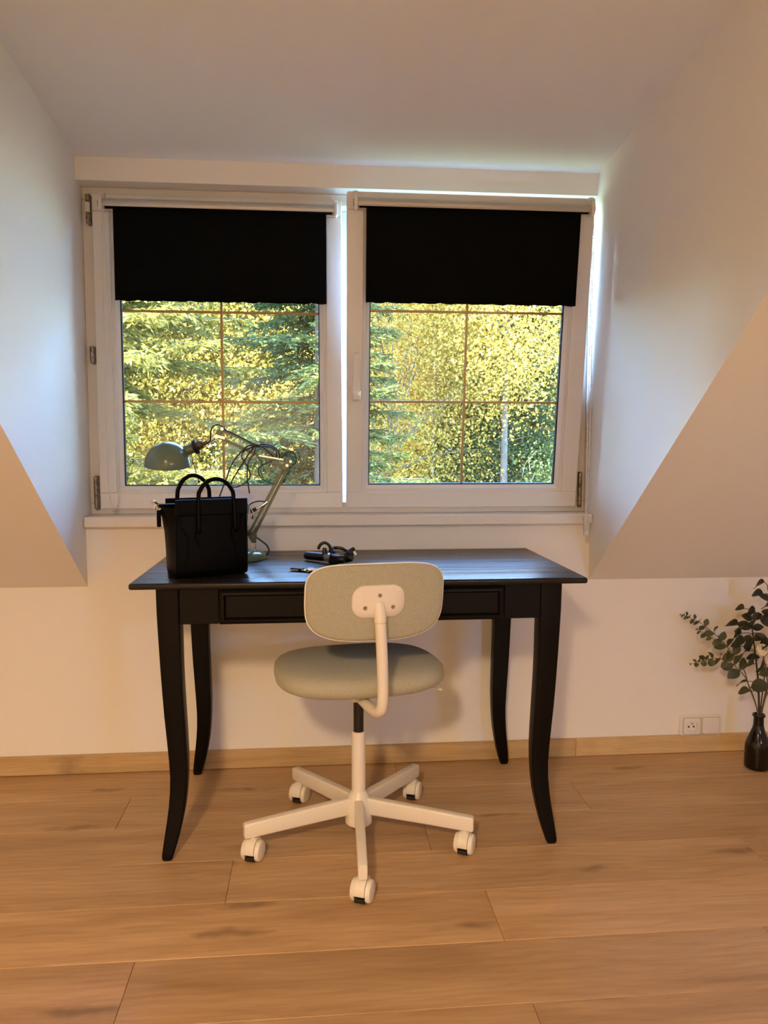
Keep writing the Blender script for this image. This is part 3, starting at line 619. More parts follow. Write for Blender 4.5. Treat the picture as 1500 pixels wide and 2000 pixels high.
cords = [
 ([(-.4385, -.205, 1.0999), (-.4261, -.205, 1.1082), (-.4178, -.206, 1.1165), (-.4157, -.21, 1.1412), (-.4082, -.21, 1.1578), (-.3938, -.21, 1.164), (-.3796, -.21, 1.1579), (-.371, -.203, 1.1485), (-.33, -.2, 1.1285), (-.285, -.205, 1.104)], .0023),
 ([(-.2793, -.215, 1.1001), (-.302, -.215, 1.1001), (-.3186, -.215, 1.0876), (-.3395, -.215, 1.0648), (-.3563, -.215, 1.0378), (-.3692, -.215, 1.0024), (-.382, -.215, .9711), (-.3928, -.215, .9398), (-.3973, -.215, .905)], .0023),
 ([(-.2700, -.222, 1.102), (-.2807, -.225, 1.1001), (-.2994, -.225, 1.0773), (-.3183, -.225, 1.0483), (-.3371, -.225, 1.0193), (-.3519, -.225, .9945), (-.3541, -.225, .9799), (-.3439, -.225, .9747), (-.3254, -.225, .9798), (-.3067, -.225, .9923), (-.2983, -.224, 1.0068), (-.3001, -.222, 1.0255), (-.3101, -.22, 1.0442), (-.3212, -.218, 1.0608), (-.322, -.216, 1.0753), (-.3095, -.216, 1.0877), (-.283, -.215, 1.099)], .0023),
 ([(-.2780, -.216, 1.0975), (-.2813, -.218, 1.0939), (-.2856, -.220, 1.0752), (-.3003, -.221, 1.0565), (-.3057, -.22, 1.0336), (-.3072, -.219, 1.0024), (-.3034, -.219, .9773), (-.3005, -.2195, .950)], .0023),
 ([(-.286, -.222, 1.0970), (-.2685, -.222, 1.1022), (-.2479, -.222, 1.1043), (-.2274, -.222, 1.0981), (-.213, -.220, 1.0857), (-.2091, -.216, 1.0711), (-.212, -.212, 1.060)], .0023),
 ([(-.286, -.214, 1.0975), (-.2672, -.214, 1.098), (-.2383, -.214, 1.097), (-.2197, -.214, 1.0856), (-.2178, -.213, 1.0731), (-.222, -.210, 1.062)], .0023),
 ([(-.262, -.218, 1.099), (-.240, -.216, 1.080), (-.226, -.214, 1.066)], .0023),
 ([(-.2302, -.213, 1.0564), (-.2407, -.215, 1.0502), (-.2594, -.215, 1.0418), (-.273, -.215, 1.0272), (-.2701, -.215, 1.0105), (-.2558, -.215, .9938), (-.2331, -.213, .9853), (-.222, -.205, .984)], .0019),
 ([(-.205, -.2, 1.064), (-.1996, -.2, 1.0667), (-.1891, -.2, 1.0772), (-.1744, -.2, 1.0835), (-.1619, -.2, 1.073), (-.1578, -.2, 1.0561), (-.1642, -.2, 1.0435), (-.173, -.197, 1.041)], .0023),
 ([(-.2985, -.19, .823), (-.2887, -.172, .8173), (-.2716, -.17, .8036), (-.2546, -.17, .7898), (-.2465, -.17, .7741), (-.2495, -.17, .7625), (-.2597, -.165, .7545), (-.285, -.135, .7530), (-.33, -.105, .7530)], .0026),
 ([(-.310, -.215, .906), (-.299, -.215, .9214), (-.2858, -.215, .9279), (-.269, -.215, .9307), (-.2522, -.212, .9287), (-.240, -.206, .930)], .0022)]
for p, r in cords:
    bm = bmesh.new(); tube(bm, smooth_path(p, 6), r, 7); obj('power_cord', bm, M['cable'], lp, smooth=True)
# paper label on the lamp cord
bm = bmesh.new(); A_ = [(-.3500, -.230, .9700), (-.3277, -.229, .9660), (-.3050, -.2285, .9575), (-.2832, -.230, .9471), (-.2985, -.236, .9250), (-.3180, -.237, .9200), (-.3450, -.235, .9220), (-.356, -.232, .940)]
V1 = [bm.verts.new(p) for p in A_]; V2 = [bm.verts.new((p[0], p[1] + .0006, p[2])) for p in A_]
bm.faces.new(V1); bm.faces.new(V2[::-1])
for i in range(len(A_)): bm.faces.new((V1[i], V2[i], V2[(i + 1) % len(A_)], V1[(i + 1) % len(A_)]))
tg = obj('cord_tag', bm, M['paper'], lp); tg['label'] = 'pale paper tag on the lamp cord'

# ------------------------------------------------------------------ phone gimbal and keys
gm = thing('phone_gimbal', 'folded black phone gimbal lying on the desk behind the chair', 'gimbal', (0, 0, 0))
bm = bmesh.new(); p0, p1 = Vector((-.1305, -.232, .7640)), Vector((-.0680, -.300, .7665)); d = (p1 - p0).normalized(); Ln = (p1 - p0).length
lathe(bm, [(0, 0), (.0095, 0), (.0122, .004), (.0125, .012), (.0125, Ln), (0, Ln)], 24, frame_z(p0, d)); obj('grip', bm, M['device'], gm, autosmooth=40)
bm = bmesh.new(); lathe(bm, [(0, 0), (.0132, 0), (.0140, .004), (.0140, .020), (.0125, .026), (0, .026)], 8, frame_z(p1, d)); obj('control_block', bm, M['device_grey'], gm, autosmooth=20)
def motor(p, ax_, r, l, nm='motor'):
    bm = bmesh.new(); lathe(bm, [(0, -l / 2), (r * .85, -l / 2), (r, -l / 2 + .003), (r, l / 2 - .003), (r * .85, l / 2), (0, l / 2)], 24, frame_z(p, ax_)); return obj(nm, bm, M['device'], gm, autosmooth=35)
motor((-.046, -.326, .7660), (.2, -.3, 1), .0155, .031)
motor((-.026, -.340, .7655), (1, -.5, .15), .0125, .024)
m2 = motor((-.004, -.318, .7680), (.9, -.4, .25), .0145, .026)
bm = bmesh.new(); tube(bm, smooth_path([(-.046, -.322, .783), (-.050, -.310, .793), (-.040, -.300, .795), (-.020, -.302, .793), (-.006, -.310, .786)], 6), .0052, 10); obj('folding_arm', bm, M['device'], gm, smooth=True)
bm = bmesh.new(); box(bm, -.013, .013, -.008, .008, -.011, .011, .003, 2, mat=Matrix.Translation((.006, -.315, .784)) @ Matrix.Rotation(math.radians(-28), 4, 'Y') @ Matrix.Rotation(math.radians(25), 4, 'Z')); cb = obj('clamp_block', bm, M['device'], gm)
bm = bmesh.new(); box(bm, -.004, .004, -.001, .001, -.006, .006, 0, 1, mat=Matrix.Translation((.0165, -.3255, .782)) @ Matrix.Rotation(math.radians(-28), 4, 'Y') @ Matrix.Rotation(math.radians(25), 4, 'Z')); obj('badge', bm, M['chair_shell'], cb)
bm = bmesh.new(); arcp = [(-.0735 + .0185 * math.cos(t), -.292, .7865 + .0235 * math.sin(t)) for t in [math.radians(q) for q in range(-12, 178, 14)]]; tube(bm, smooth_path([(-.046, -.302, .790)] + arcp, 4), .0048, 10); obj('clamp_arch', bm, M['device'], gm, smooth=True)
bm = bmesh.new(); cyl(bm, (-.0735, -.292, .7755), (-.0735, -.292, .7945), .008, .006, 14); obj('clamp_pad', bm, M['device'], gm, autosmooth=40)

kr = thing('key_ring', 'small bunch of keys on a ring lying at the front of the desk', 'keys', (0, 0, 0))
bm = bmesh.new(); rg = [(-.121 + .013 * math.cos(t), -.462 + .013 * math.sin(t), .7535 + .001 * math.sin(t)) for t in [2 * PI * q / 24 for q in range(26)]]; tube(bm, rg, .0011, 6); obj('split_ring', bm, M['key'], kr, smooth=True)
def key(p, ang, mat, tilt, l=.045):
    bm = bmesh.new(); Mk = Matrix.Translation(p) @ Matrix.Rotation(ang, 4, 'Z') @ Matrix.Rotation(tilt, 4, 'X')
    prism(bm, [(x, y) for x, y in rrect(.022, .020, .008, 4)], 'z', -.001, .001); box(bm, .010, l, -.0035, .0035, -.0009, .0009)
    for i in range(4): box(bm, .02 + i * .006, .023 + i * .006, -.0052, -.0034, -.0009, .0009)
    bmesh.ops.transform(bm, matrix=Mk, verts=bm.verts); return obj('key', bm, M[mat], kr)
key((-.132, -.460, .7535), math.radians(165), 'key', .25); key((-.118, -.470, .7545), math.radians(-20), 'key', -.3, .04); key((-.113, -.455, .7550), math.radians(15), 'key_brass', .35, .04)
bm = bmesh.new(); box(bm, -.019, .019, -.0085, .0085, -.0042, .0042, .003, 2, mat=Matrix.Translation((-.152, -.448, .7552)) @ Matrix.Rotation(math.radians(-28), 4, 'Z')); obj('key_fob', bm, M['device'], kr)

# ------------------------------------------------------------------ wall socket
so = thing('wall_socket', 'white double wall plate with socket and blank cover above the skirting', 'socket', (1.2795, 0, .0975))
bm = bmesh.new(); loft(bm, [[(x, y, z) for x, z in rrect(w, h, .012, 5)] for w, h, y in ((.156, .078, 0), (.156, .078, -.006), (.152, .074, -.0095), (.142, .064, -.0105))], cap=False); obj('cover_frame', bm, M['socket'], so, autosmooth=30)
ins = []
obj('frame_joint', bx(.0004, .0016, -.0108, -.0098, -.030, .030), M['shadow_gap'], so)
for cx_ in (-.0345, .0365):
    bm = bmesh.new(); n_ = 48; sq = []
    for i in range(n_):
        a = 2 * PI * i / n_; e_ = 2 / 9.0; sq.append((math.copysign(abs(math.cos(a)) ** e_, math.cos(a)), math.copysign(abs(math.sin(a)) ** e_, math.sin(a)), math.cos(a), math.sin(a)))
    def sq_ring(w, h, y): return [(cx_ + p[0] * w / 2, y, p[1] * h / 2) for p in sq]
    def ci_ring(r, y): return [(cx_ + p[2] * r, y, p[3] * r) for p in sq]
    R_ = [sq_ring(.070, .064, -.0100), sq_ring(.064, .060, -.0102), sq_ring(.0625, .0585, -.0135), sq_ring(.0595, .0555, -.0150)]
    if cx_ < 0: R_ += [ci_ring(.0225, -.0152), ci_ring(.0205, -.0160), ci_ring(.0195, -.0150), ci_ring(.0190, -.0060), ci_ring(.001, -.0058)]
    else: R_ += [sq_ring(.040, .036, -.0154), sq_ring(.002, .002, -.0155)]
    loft(bm, R_, cap=False); ins.append(obj('insert_plate' if cx_ < 0 else 'blank_cover', bm, M['socket'], so, autosmooth=30))
    bm = bmesh.new(); loft(bm, [sq_ring(.0665, .0625, -.0104), sq_ring(.0665, .0625, -.0107), sq_ring(.063, .059, -.0107)], cap=False); obj('shadow_gap', bm, M['shadow_gap'], so)
for x, z in ((-.044, -.004), (-.025, -.004)):
    bm = bmesh.new(); cyl(bm, (x, -.0050, z), (x, -.0068, z), .0034, seg=12); obj('pin_hole', bm, M['hole'], ins[0])
bm = bmesh.new(); cyl(bm, (-.0345, -.005, .0095), (-.0345, -.0150, .0095), .0026, seg=12); obj('earth_pin', bm, M['chrome'], ins[0], autosmooth=40)

# ------------------------------------------------------------------ vase and eucalyptus
def m_bottle():
    m = new_mat('brown_bottle_glass', (.007, .0045, .003), .1, spec=.4, Transmission_Weight=.12); return m
VX, VY = 1.4065, -.158
bm = bmesh.new(); lathe(bm, [(0, .0), (.036, .0), (.0405, .004), (.0412, .012), (.0412, .068), (.0395, .085), (.034, .102), (.026, .122), (.0195, .139), (.0168, .152), (.0160, .178), (.0205, .181), (.0212, .185), (.0195, .189), (.0150, .189), (.0135, .180), (.0135, .152), (.020, .130), (.036, .085), (.0375, .012), (0, .008)], 40, Matrix.Translation((VX, VY, .0004)))
tag(obj('bottle_vase', bm, m_bottle(), None, autosmooth=45), 'dark brown glass bottle vase standing on the floor by the socket', 'vase')
def m_leaf(name, c0, c1):
    m = new_mat(name, c0, .5, spec=.3); tc = N(m, 'ShaderNodeTexCoord'); oi = N(m, 'ShaderNodeObjectInfo')
    r = ramp(m, [(0, c0), (1, c1)]); L(m, oi.outputs['Random'], r.inputs[0])
    nz = N(m, 'ShaderNodeTexNoise'); nz.inputs['Scale'].default_value = 60; L(m, tc.outputs['Object'], nz.inputs['Vector'])
    mx = N(m, 'ShaderNodeMix', data_type='RGBA', blend_type='MULTIPLY'); mx.inputs['Factor'].default_value = .5
    A_ = [q for q in mx.inputs if q.type == 'RGBA']; L(m, r.outputs[0], A_[0]); L(m, nz.outputs[0], A_[1]); L(m, [q for q in mx.outputs if q.type == 'RGBA'][0], bsdf(m).inputs['Base Color'])
    return m
M['leaf'] = m_leaf('eucalyptus_leaf', (.07, .085, .05), (.145, .16, .085)); M['leaf_dark'] = m_leaf('dark_leaf', (.03, .038, .028), (.075, .085, .05))
M['stem'] = new_mat('green_stem', (.13, .11, .06), .6); M['stem_dark'] = new_mat('dark_stem', (.025, .017, .014), .6); M['tip'] = new_mat('leaf_bud', (.33, .23, .10), .7)
M['petal'] = new_mat('cream_petal', (.85, .78, .64), .6, Subsurface_Weight=0.0)
def leaf_mesh(kind):
    W = {'round': .46, 'oval': .34, 'long': .20}[kind]; bm = bmesh.new(); n = 7; Lr = []; 
    for side in (1, 0):
        rows_ = []
        for i in range(n + 1):
            t = i / n; w = W * (math.sin(PI * min(1, t * 1.0)) ** (.62 if kind == 'round' else .8)) * (1.0 if kind != 'long' else (1.15 - .3 * t))
            z = .10 * math.sin(PI * t) - .05 * t + (.006 if side else 0)
            rows_.append([bm.verts.new((t, s * w, z + abs(s) * .10 * w * 2)) for s in (-1, -.5, 0, .5, 1)])
        Lr.append(rows_)
        for a, b in zip(rows_, rows_[1:]):
            for k in range(4): bm.faces.new((a[k], a[k + 1], b[k + 1], b[k]) if side else (a[k + 1], a[k], b[k], b[k + 1]))
    bmesh.ops.remove_doubles(bm, verts=bm.verts, dist=.0005)
    me = bpy.data.meshes.new('leaf'); bm.to_mesh(me); bm.free(); me.polygons.foreach_set('use_smooth', [True] * len(me.polygons)); return me
LM = {}
for k_ in ('round', 'oval', 'long'):
    for mt in ('leaf', 'leaf_dark'):
        me = leaf_mesh(k_); me.materials.append(M[mt]); LM[k_, mt] = me
def put_leaf(par, p, d, size, kind='round', mt='leaf', roll=0.0):
    o = link('leaf', LM[kind, mt], None, par); d = Vector(d).normalized()
    q = d.to_track_quat('X', 'Z'); o.matrix_local = Matrix.Translation(p) @ (q.to_matrix().to_4x4() @ Matrix.Rotation(roll, 4, 'X')) @ Matrix.Scale(size, 4)
    return o
def branch(label, pts, r0, r1, leaves, bud=True, mt='leaf', stem='stem', group='eucalyptus branches in the bottle vase'):
    pts = [(VX - .004 + random.uniform(-.003, .003), VY + random.uniform(-.004, .004), .06)] + pts if pts[0][2] < .2 else pts
    e = thing('eucalyptus_branch', label, 'branch', (0, 0, 0), group=group)
    sm = smooth_path(pts, 8); bm = bmesh.new(); tube(bm, sm, [r0, r1], 7); obj('stem', bm, M[stem], e, smooth=True)
    tot = len(sm) - 1
    for t0, t1, cnt, s0, s1, kind in leaves:
        for i in range(cnt):
            f = t0 + (t1 - t0) * (i + .5) / cnt; k = min(tot - 1, int(f * tot)); p = sm[k].lerp(sm[k + 1], f * tot - k); tan = (sm[k + 1] - sm[k]).normalized()
            for s in (-1, 1):
                side = tan.cross(Vector((0, -1, .15))).normalized() * s
                if i % 2: side = (side * .75 + Vector((0, -.65 * s, 0))).normalized()
                d = side + tan * .45 + Vector((random.uniform(-.15, .15), random.uniform(-.35, .05), random.uniform(-.15, .15)))
                sz = (s0 + (s1 - s0) * i / max(1, cnt - 1)) * random.uniform(.85, 1.12)
                if p.y + d.normalized().y * sz > -.012: d.y = -abs(d.y)
                put_leaf(e, p, d, sz, kind, mt, random.uniform(.5, 1.3) * s)
    if bud:
        for q in range(6):
            dv = (sm[-1] - sm[-2]).normalized() + Vector((random.uniform(-.7, .7), random.uniform(-.7, .2), random.uniform(-.7, .7)))
            o = put_leaf(e, sm[-1], dv, .010, 'long', 'leaf', 0); o.name = 'bud_leaf'
    return e
branch('long eucalyptus branch reaching furthest up and left over the wall socket', [(1.402, -.158, .189), (1.3709, -.150, .2843), (1.3531, -.138, .3474), (1.3096, -.124, .4077), (1.278, -.112, .4447), (1.2238, -.095, .4912), (1.1832, -.082, .5125), (1.1631, -.074, .5192)], .0024, .0008, [(.42, .70, 4, .046, .034, 'oval'), (.70, .98, 6, .026, .014, 'oval')])
branch('short side branch of small eucalyptus leaves just below the longest branch', [(1.2817, -.14, .4267), (1.2587, -.135, .4417), (1.2207, -.13, .4642), (1.1937, -.124, .4761)], .0014, .0008, [(.2, .95, 4, .028, .018, 'oval')])
branch('eucalyptus branch with round overlapping leaves pointing level to the left', [(1.402, -.16, .189), (1.3628, -.152, .3024), (1.3311, -.144, .3461), (1.2946, -.136, .3723), (1.2586, -.124, .377), (1.2248, -.112, .3672), (1.1908, -.10, .352)], .0022, .0008, [(.36, .68, 4, .050, .034, 'oval'), (.72, .97, 5, .026, .018, 'round')])
b3 = branch('dark leaved eucalyptus branch rising straight from the middle of the vase', [(1.4047, -.16, .1888), (1.4032, -.150, .3014), (1.3928, -.140, .4054), (1.3855, -.130, .4829), (1.3847, -.12, .5338)], .0042, .0016, [(.62, .96, 3, .05, .04, 'oval')], False, 'leaf_dark', 'stem_dark')
def petiole(par, path, p, r=.0011, mt='stem_dark'):
    """thin curved stalk from the nearest lower point of the stem to the foot of a leaf"""
    p = Vector(p); q = min((v for v in smooth_path(path, 8) if v.z < p.z - .01), key=lambda v: (v - p).length)
    bm = bmesh.new(); tube(bm, smooth_path([q, q.lerp(p, .5) + Vector((0, -.004, .006)), p], 5), [r * 1.3, r], 6); obj('leaf_stalk', bm, M[mt], par, smooth=True)
P3 = [(1.4047, -.16, .1888), (1.4032, -.150, .3014), (1.3928, -.140, .4054), (1.3855, -.130, .4829), (1.3847, -.12, .5338)]
# leaf: foot position, direction, length, kind, dark?
BL_ = [((1.322, -.150, .498), (-1, -.25, .10), .052, 'round', 1), ((1.352, -.150, .500), (-.8, -.5, -.45), .058, 'round', 1), ((1.386, -.145, .540), (-1, -.5, .05), .050, 'round', 1), ((1.346, -.145, .552), (-1, -.2, .15), .036, 'round', 0),
       ((1.372, -.165, .455), (-.7, -.6, -.75), .058, 'round', 1), ((1.397, -.165, .388), (-1, -.3, .08), .066, 'long', 1), ((1.376, -.165, .366), (-.9, -.6, .25), .052, 'round', 0), ((1.410, -.17, .352), (-.7, -.7, .35), .056, 'round', 0),
       ((1.365, -.17, .287), (.75, -.5, .2), .058, 'round', 0), ((1.368, -.165, .272), (-1, -.2, .03), .052, 'oval', 0), ((1.360, -.16, .305), (-1, -.25, -.25), .050, 'oval', 0), ((1.318, -.15, .425), (-.35, -.6, .75), .048, 'round', 0), ((1.398, -.15, .520), (.9, -.4, -.35), .050, 'round', 1), ((1.386, -.15, .470), (.75, -.5, -.55), .052, 'long', 1),
       ((1.335, -.155, .470), (-.9, -.5, -.2), .056, 'round', 1), ((1.345, -.16, .440), (-1, -.4, .1), .054, 'round', 1), ((1.352, -.165, .412), (-.8, -.6, -.3), .056, 'round', 0), ((1.372, -.16, .500), (-.5, -.7, .5), .050, 'round', 1), ((1.392, -.17, .425), (.2, -.7, .5), .05, 'round', 1), ((1.395, -.165, .330), (.6, -.6, .3), .054, 'oval', 0)]
for p, d, s, k_, dk_ in BL_:
    put_leaf(b3, p, d, s, k_, 'leaf_dark' if dk_ else 'leaf', random.uniform(.7, 1.3)); petiole(b3, P3, p)
P4 = [(1.4084, -.16, .1887), (1.4237, -.155, .3366), (1.4346, -.15, .4581), (1.4480, -.14, .5600), (1.4400, -.125, .6100)]
b4 = branch('tall eucalyptus branch with two top leaves at the picture edge', P4, .0024, .0010, [(.66, .9, 2, .050, .045, 'oval')], False, 'leaf_dark', 'stem_dark')
for p, d, s, k_ in (((1.4200, -.135, .640), (-1, -.35, -.35), .050, 'round'), ((1.4180, -.135, .600), (-1, -.3, .06), .054, 'oval'), ((1.441, -.15, .566), (-1, -.5, -.12), .052, 'round'), ((1.444, -.15, .528), (-1, -.5, -.15), .050, 'round')):
    put_leaf(b4, p, d, s, k_, 'leaf_dark', random.uniform(.7, 1.1)); petiole(b4, P4, p)
branch('eucalyptus branch leaning right out of the picture', [(1.410, -.158, .189), (1.447, -.16, .295), (1.500, -.15, .40), (1.56, -.14, .48), (1.62, -.13, .52)], .0022, .0009, [(.45, .97, 7, .050, .024, 'round')])
def ranunculus(label, c, stem):
    e = thing('ranunculus', label, 'flower', (0, 0, 0), group='cream flowers in the bottle vase')
    bm = bmesh.new(); tube(bm, smooth_path([(VX + .003, VY, .06)] + stem + [tuple(c)], 6), .0022, 7); obj('stem', bm, M['stem'], e, smooth=True)
    Mx = Matrix.Translation(c) @ Vector((-.25, -.85, .45)).normalized().to_track_quat('Z', 'Y').to_matrix().to_4x4()
    for j, (r, nn, op) in enumerate(((.021, 7, .95), (.0185, 6, .75), (.015, 6, .55), (.011, 5, .38), (.0065, 4, .2))):
        for i in range(nn):
            bm = bmesh.new(); a0 = 2 * PI * (i / nn + j * .13) + random.uniform(-.12, .12); V = []; jr = random.uniform(.88, 1.12); jz = random.uniform(-.003, .003)
            for u in range(5):
                row = []
                for w in range(5):
                    t = u / 4; aa = a0 + (w - 2) / 2 * (PI / nn) * 1.35 * math.sin(.4 + 2.2 * t * .8)
                    ph = -.9 + t * (1.6 + .55 * (1 - op)); rr = r * jr * math.cos(ph * .85) + .0012 * math.sin(3 * aa + j); zz = r * .8 * math.sin(ph) + .004 + jz * t
                    row.append(bm.verts.new(Mx @ Vector((rr * math.cos(aa), rr * math.sin(aa), zz))))
                V.append(row)
            for a, b in zip(V, V[1:]):
                for w in range(4): bm.faces.new((a[w], a[w + 1], b[w + 1], b[w]))
            o = obj('petal', bm, M['petal'], e, smooth=True)
            sm_ = o.modifiers.new('thickness', 'SOLIDIFY'); sm_.thickness = .0006
ranunculus('cream ranunculus flower facing the room above the vase', (1.3850, -.195, .4235), [(1.4150, -.16, .189), (1.4253, -.17, .2826), (1.412, -.18, .3408)])
ranunculus('second cream ranunculus partly hidden at the picture edge', (1.4290, -.170, .3810), [(1.4150, -.158, .189), (1.430, -.155, .27), (1.440, -.155, .32)])

# ------------------------------------------------------------------ garden beyond the window
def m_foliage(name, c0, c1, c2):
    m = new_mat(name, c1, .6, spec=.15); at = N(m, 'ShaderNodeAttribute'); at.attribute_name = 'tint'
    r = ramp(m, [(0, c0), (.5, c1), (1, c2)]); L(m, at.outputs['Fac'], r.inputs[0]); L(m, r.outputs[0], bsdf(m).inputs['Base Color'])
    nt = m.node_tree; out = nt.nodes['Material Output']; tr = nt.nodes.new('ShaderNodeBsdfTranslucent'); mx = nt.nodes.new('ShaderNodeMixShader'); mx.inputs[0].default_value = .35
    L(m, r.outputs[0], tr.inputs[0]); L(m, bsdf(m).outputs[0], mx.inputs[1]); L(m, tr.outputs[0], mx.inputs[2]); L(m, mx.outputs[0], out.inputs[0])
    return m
M['f_spruce'] = m_foliage('spruce_needles', (0.041, 0.044, 0.008), (0.081, 0.073, 0.013), (0.146, 0.108, 0.021))
M['f_spruce2'] = m_foliage('deep_spruce_needles', (0.015, 0.026, 0.009), (0.032, 0.046, 0.012), (0.065, 0.071, 0.018))
M['f_yellow'] = m_foliage('yellow_leaves', (0.103, 0.067, 0.012), (0.175, 0.122, 0.019), (0.236, 0.177, 0.035))
M['f_orange'] = m_foliage('ochre_leaves', (0.107, 0.051, 0.012), (0.170, 0.102, 0.019), (0.223, 0.161, 0.032))
M['f_green'] = m_foliage('green_leaves', (0.007, 0.020, 0.007), (0.017, 0.033, 0.010), (0.033, 0.048, 0.014))
M['f_back'] = m_foliage('woodland_leaves', (0.051, 0.047, 0.007), (0.106, 0.084, 0.013), (0.164, 0.121, 0.024))
M['bark_white'] = add_noise(new_mat('birch_bark', (0.15, 0.15, 0.14), .7), 30, 0, col=((0.06, 0.055, 0.05), (0.17, 0.168, 0.16)), colscale=7)
M['bark_pink'] = add_noise(new_mat('pine_bark', (0.05, 0.032, 0.022), .8), 20, .3, .02, col=((0.03, 0.018, 0.012), (0.06, 0.043, 0.030)), colscale=9)
M['bark_grey'] = add_noise(new_mat('grey_bark', (0.02, 0.015, 0.012), .8), 20, .3, .02, col=((0.011, 0.008, 0.006), (0.026, 0.020, 0.016)), colscale=9)
M['bark_dark'] = new_mat('spruce_bark', (.012, .009, .007), .85)
M['twig'] = new_mat('pale_twig', (0.060, 0.051, 0.038), .7)
M['grass'] = add_noise(new_mat('lawn', (0.028, 0.048, 0.012), .9), 3, 0, col=((0.020, 0.036, 0.008), (0.052, 0.068, 0.020)), colscale=2)
struct('ground', bx(-30, 30, 1.0, 45, -3.4, -3.2), M['grass'], 'garden lawn below the window')

def quads_object(name, C_, A_, B_, tint, mat, parent):
    """leaf cards: centre C, half axes A and B (n x 3 arrays); a shallow fold gives each one depth."""
    n = len(C_); nrm = np.cross(A_, B_); nrm /= (np.linalg.norm(nrm, axis=1, keepdims=True) + 1e-9)
    fold = nrm * np.linalg.norm(B_, axis=1, keepdims=True) * .5
    V = np.stack([C_ - A_, C_ + B_ + fold, C_ + A_, C_ - B_ + fold], 1).reshape(-1, 3)
    me = bpy.data.meshes.new(name); me.vertices.add(4 * n); me.vertices.foreach_set('co', V.ravel())
    idx = np.arange(4 * n).reshape(n, 4); tri = np.concatenate([idx[:, [0, 1, 2]], idx[:, [0, 2, 3]]], 1).reshape(-1)
    me.loops.add(6 * n); me.loops.foreach_set('vertex_index', tri); me.polygons.add(2 * n)
    me.polygons.foreach_set('loop_start', np.arange(2 * n) * 3); me.update(calc_edges=True)
    at = me.attributes.new('tint', 'FLOAT', 'FACE'); at.data.foreach_set('value', np.repeat(np.clip(tint, 0, 1), 2))
    me.materials.append(mat); o = link(name, me, None, parent); o['kind'] = 'stuff'; return o
def unit(v): return v / (np.linalg.norm(v, axis=-1, keepdims=True) + 1e-9)
def spruce(label, x, y, height, rad, mat, zlo=-2.4, dens=1.0, trunk='bark_grey', tr=.14, base=-3.2, group='trees beyond the window'):
    e = thing('spruce_tree', label, 'tree', (x, y, base), group=group)
    bm = bmesh.new(); tube(bm, smooth_path([(0, 0, 0), (.03, 0, height * .5), (0, 0, height)], 4), [tr, .02], 10); obj('trunk', bm, M[trunk], e, smooth=True)
    Cs, As, Bs, Ts = [], [], [], []; bb = bmesh.new(); nb = int(150 * dens)
    for k in range(nb):
        h = (zlo - base) + (height - (zlo - base)) * (k / nb) ** 1.05; f = 1 - h / height; ln = rad * (.25 + .75 * f ** .8) * random.uniform(.75, 1.1)
        az = random.uniform(0, 2 * PI); out = np.array([math.cos(az), math.sin(az), 0.]); s_ = np.linspace(.12, 1, 7)
        path = out[None] * (s_ * ln)[:, None] + np.array([0, 0, 1.]) * (h - .20 * ln * s_ ** 1.2 + .12 * ln * s_ ** 3)[:, None]
        tube(bb, [Vector(p) for p in path], [.012, .003], 5)
        side = np.array([-out[1], out[0], 0]); ns = int(26 * ln / 1.2) + 6
        for q in range(ns):
            t = .06 + .94 * (q + random.random()) / ns; i = max(0, min(5, int((t - .12) / .88 * 6))); p = path[i] + (path[i + 1] - path[i]) * max(0, min(1, (t - s_[i]) / (s_[i + 1] - s_[i])))
            sl = (.16 + .34 * (1 - t)) * random.uniform(.7, 1.2); sd = unit(side * (1 if q % 2 else -1) + out * .75 + np.array([0, 0, random.uniform(-.55, .05)]))
            m_ = max(5, int(sl / .017)); u = (np.arange(m_) + .5) / m_
            c = p[None] + sd[None] * (u * sl)[:, None] + np.array([0, 0, -.12])[None] * (u ** 2 * sl)[:, None]
            sg = np.where(np.arange(m_) % 2, 1., -1.)[:, None]; perp = unit(np.cross(sd, [0, 0, 1.]) + rng.normal(0, .35, (m_, 3)))
            dv = unit(sd[None] * .8 + perp * sg * .75 + rng.normal(0, .2, (m_, 3)) + np.array([0, 0, -.15])); l_ = .040 * rng.uniform(.7, 1.25, (m_, 1))
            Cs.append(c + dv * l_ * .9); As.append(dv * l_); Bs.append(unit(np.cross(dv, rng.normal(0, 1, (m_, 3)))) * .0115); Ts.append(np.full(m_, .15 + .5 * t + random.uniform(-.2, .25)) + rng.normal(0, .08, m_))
    obj('branches', bb, M[trunk], e, smooth=True)['kind'] = 'stuff'
    quads_object('needles', np.concatenate(Cs), np.concatenate(As), np.concatenate(Bs), np.concatenate(Ts), M[mat], e); return e
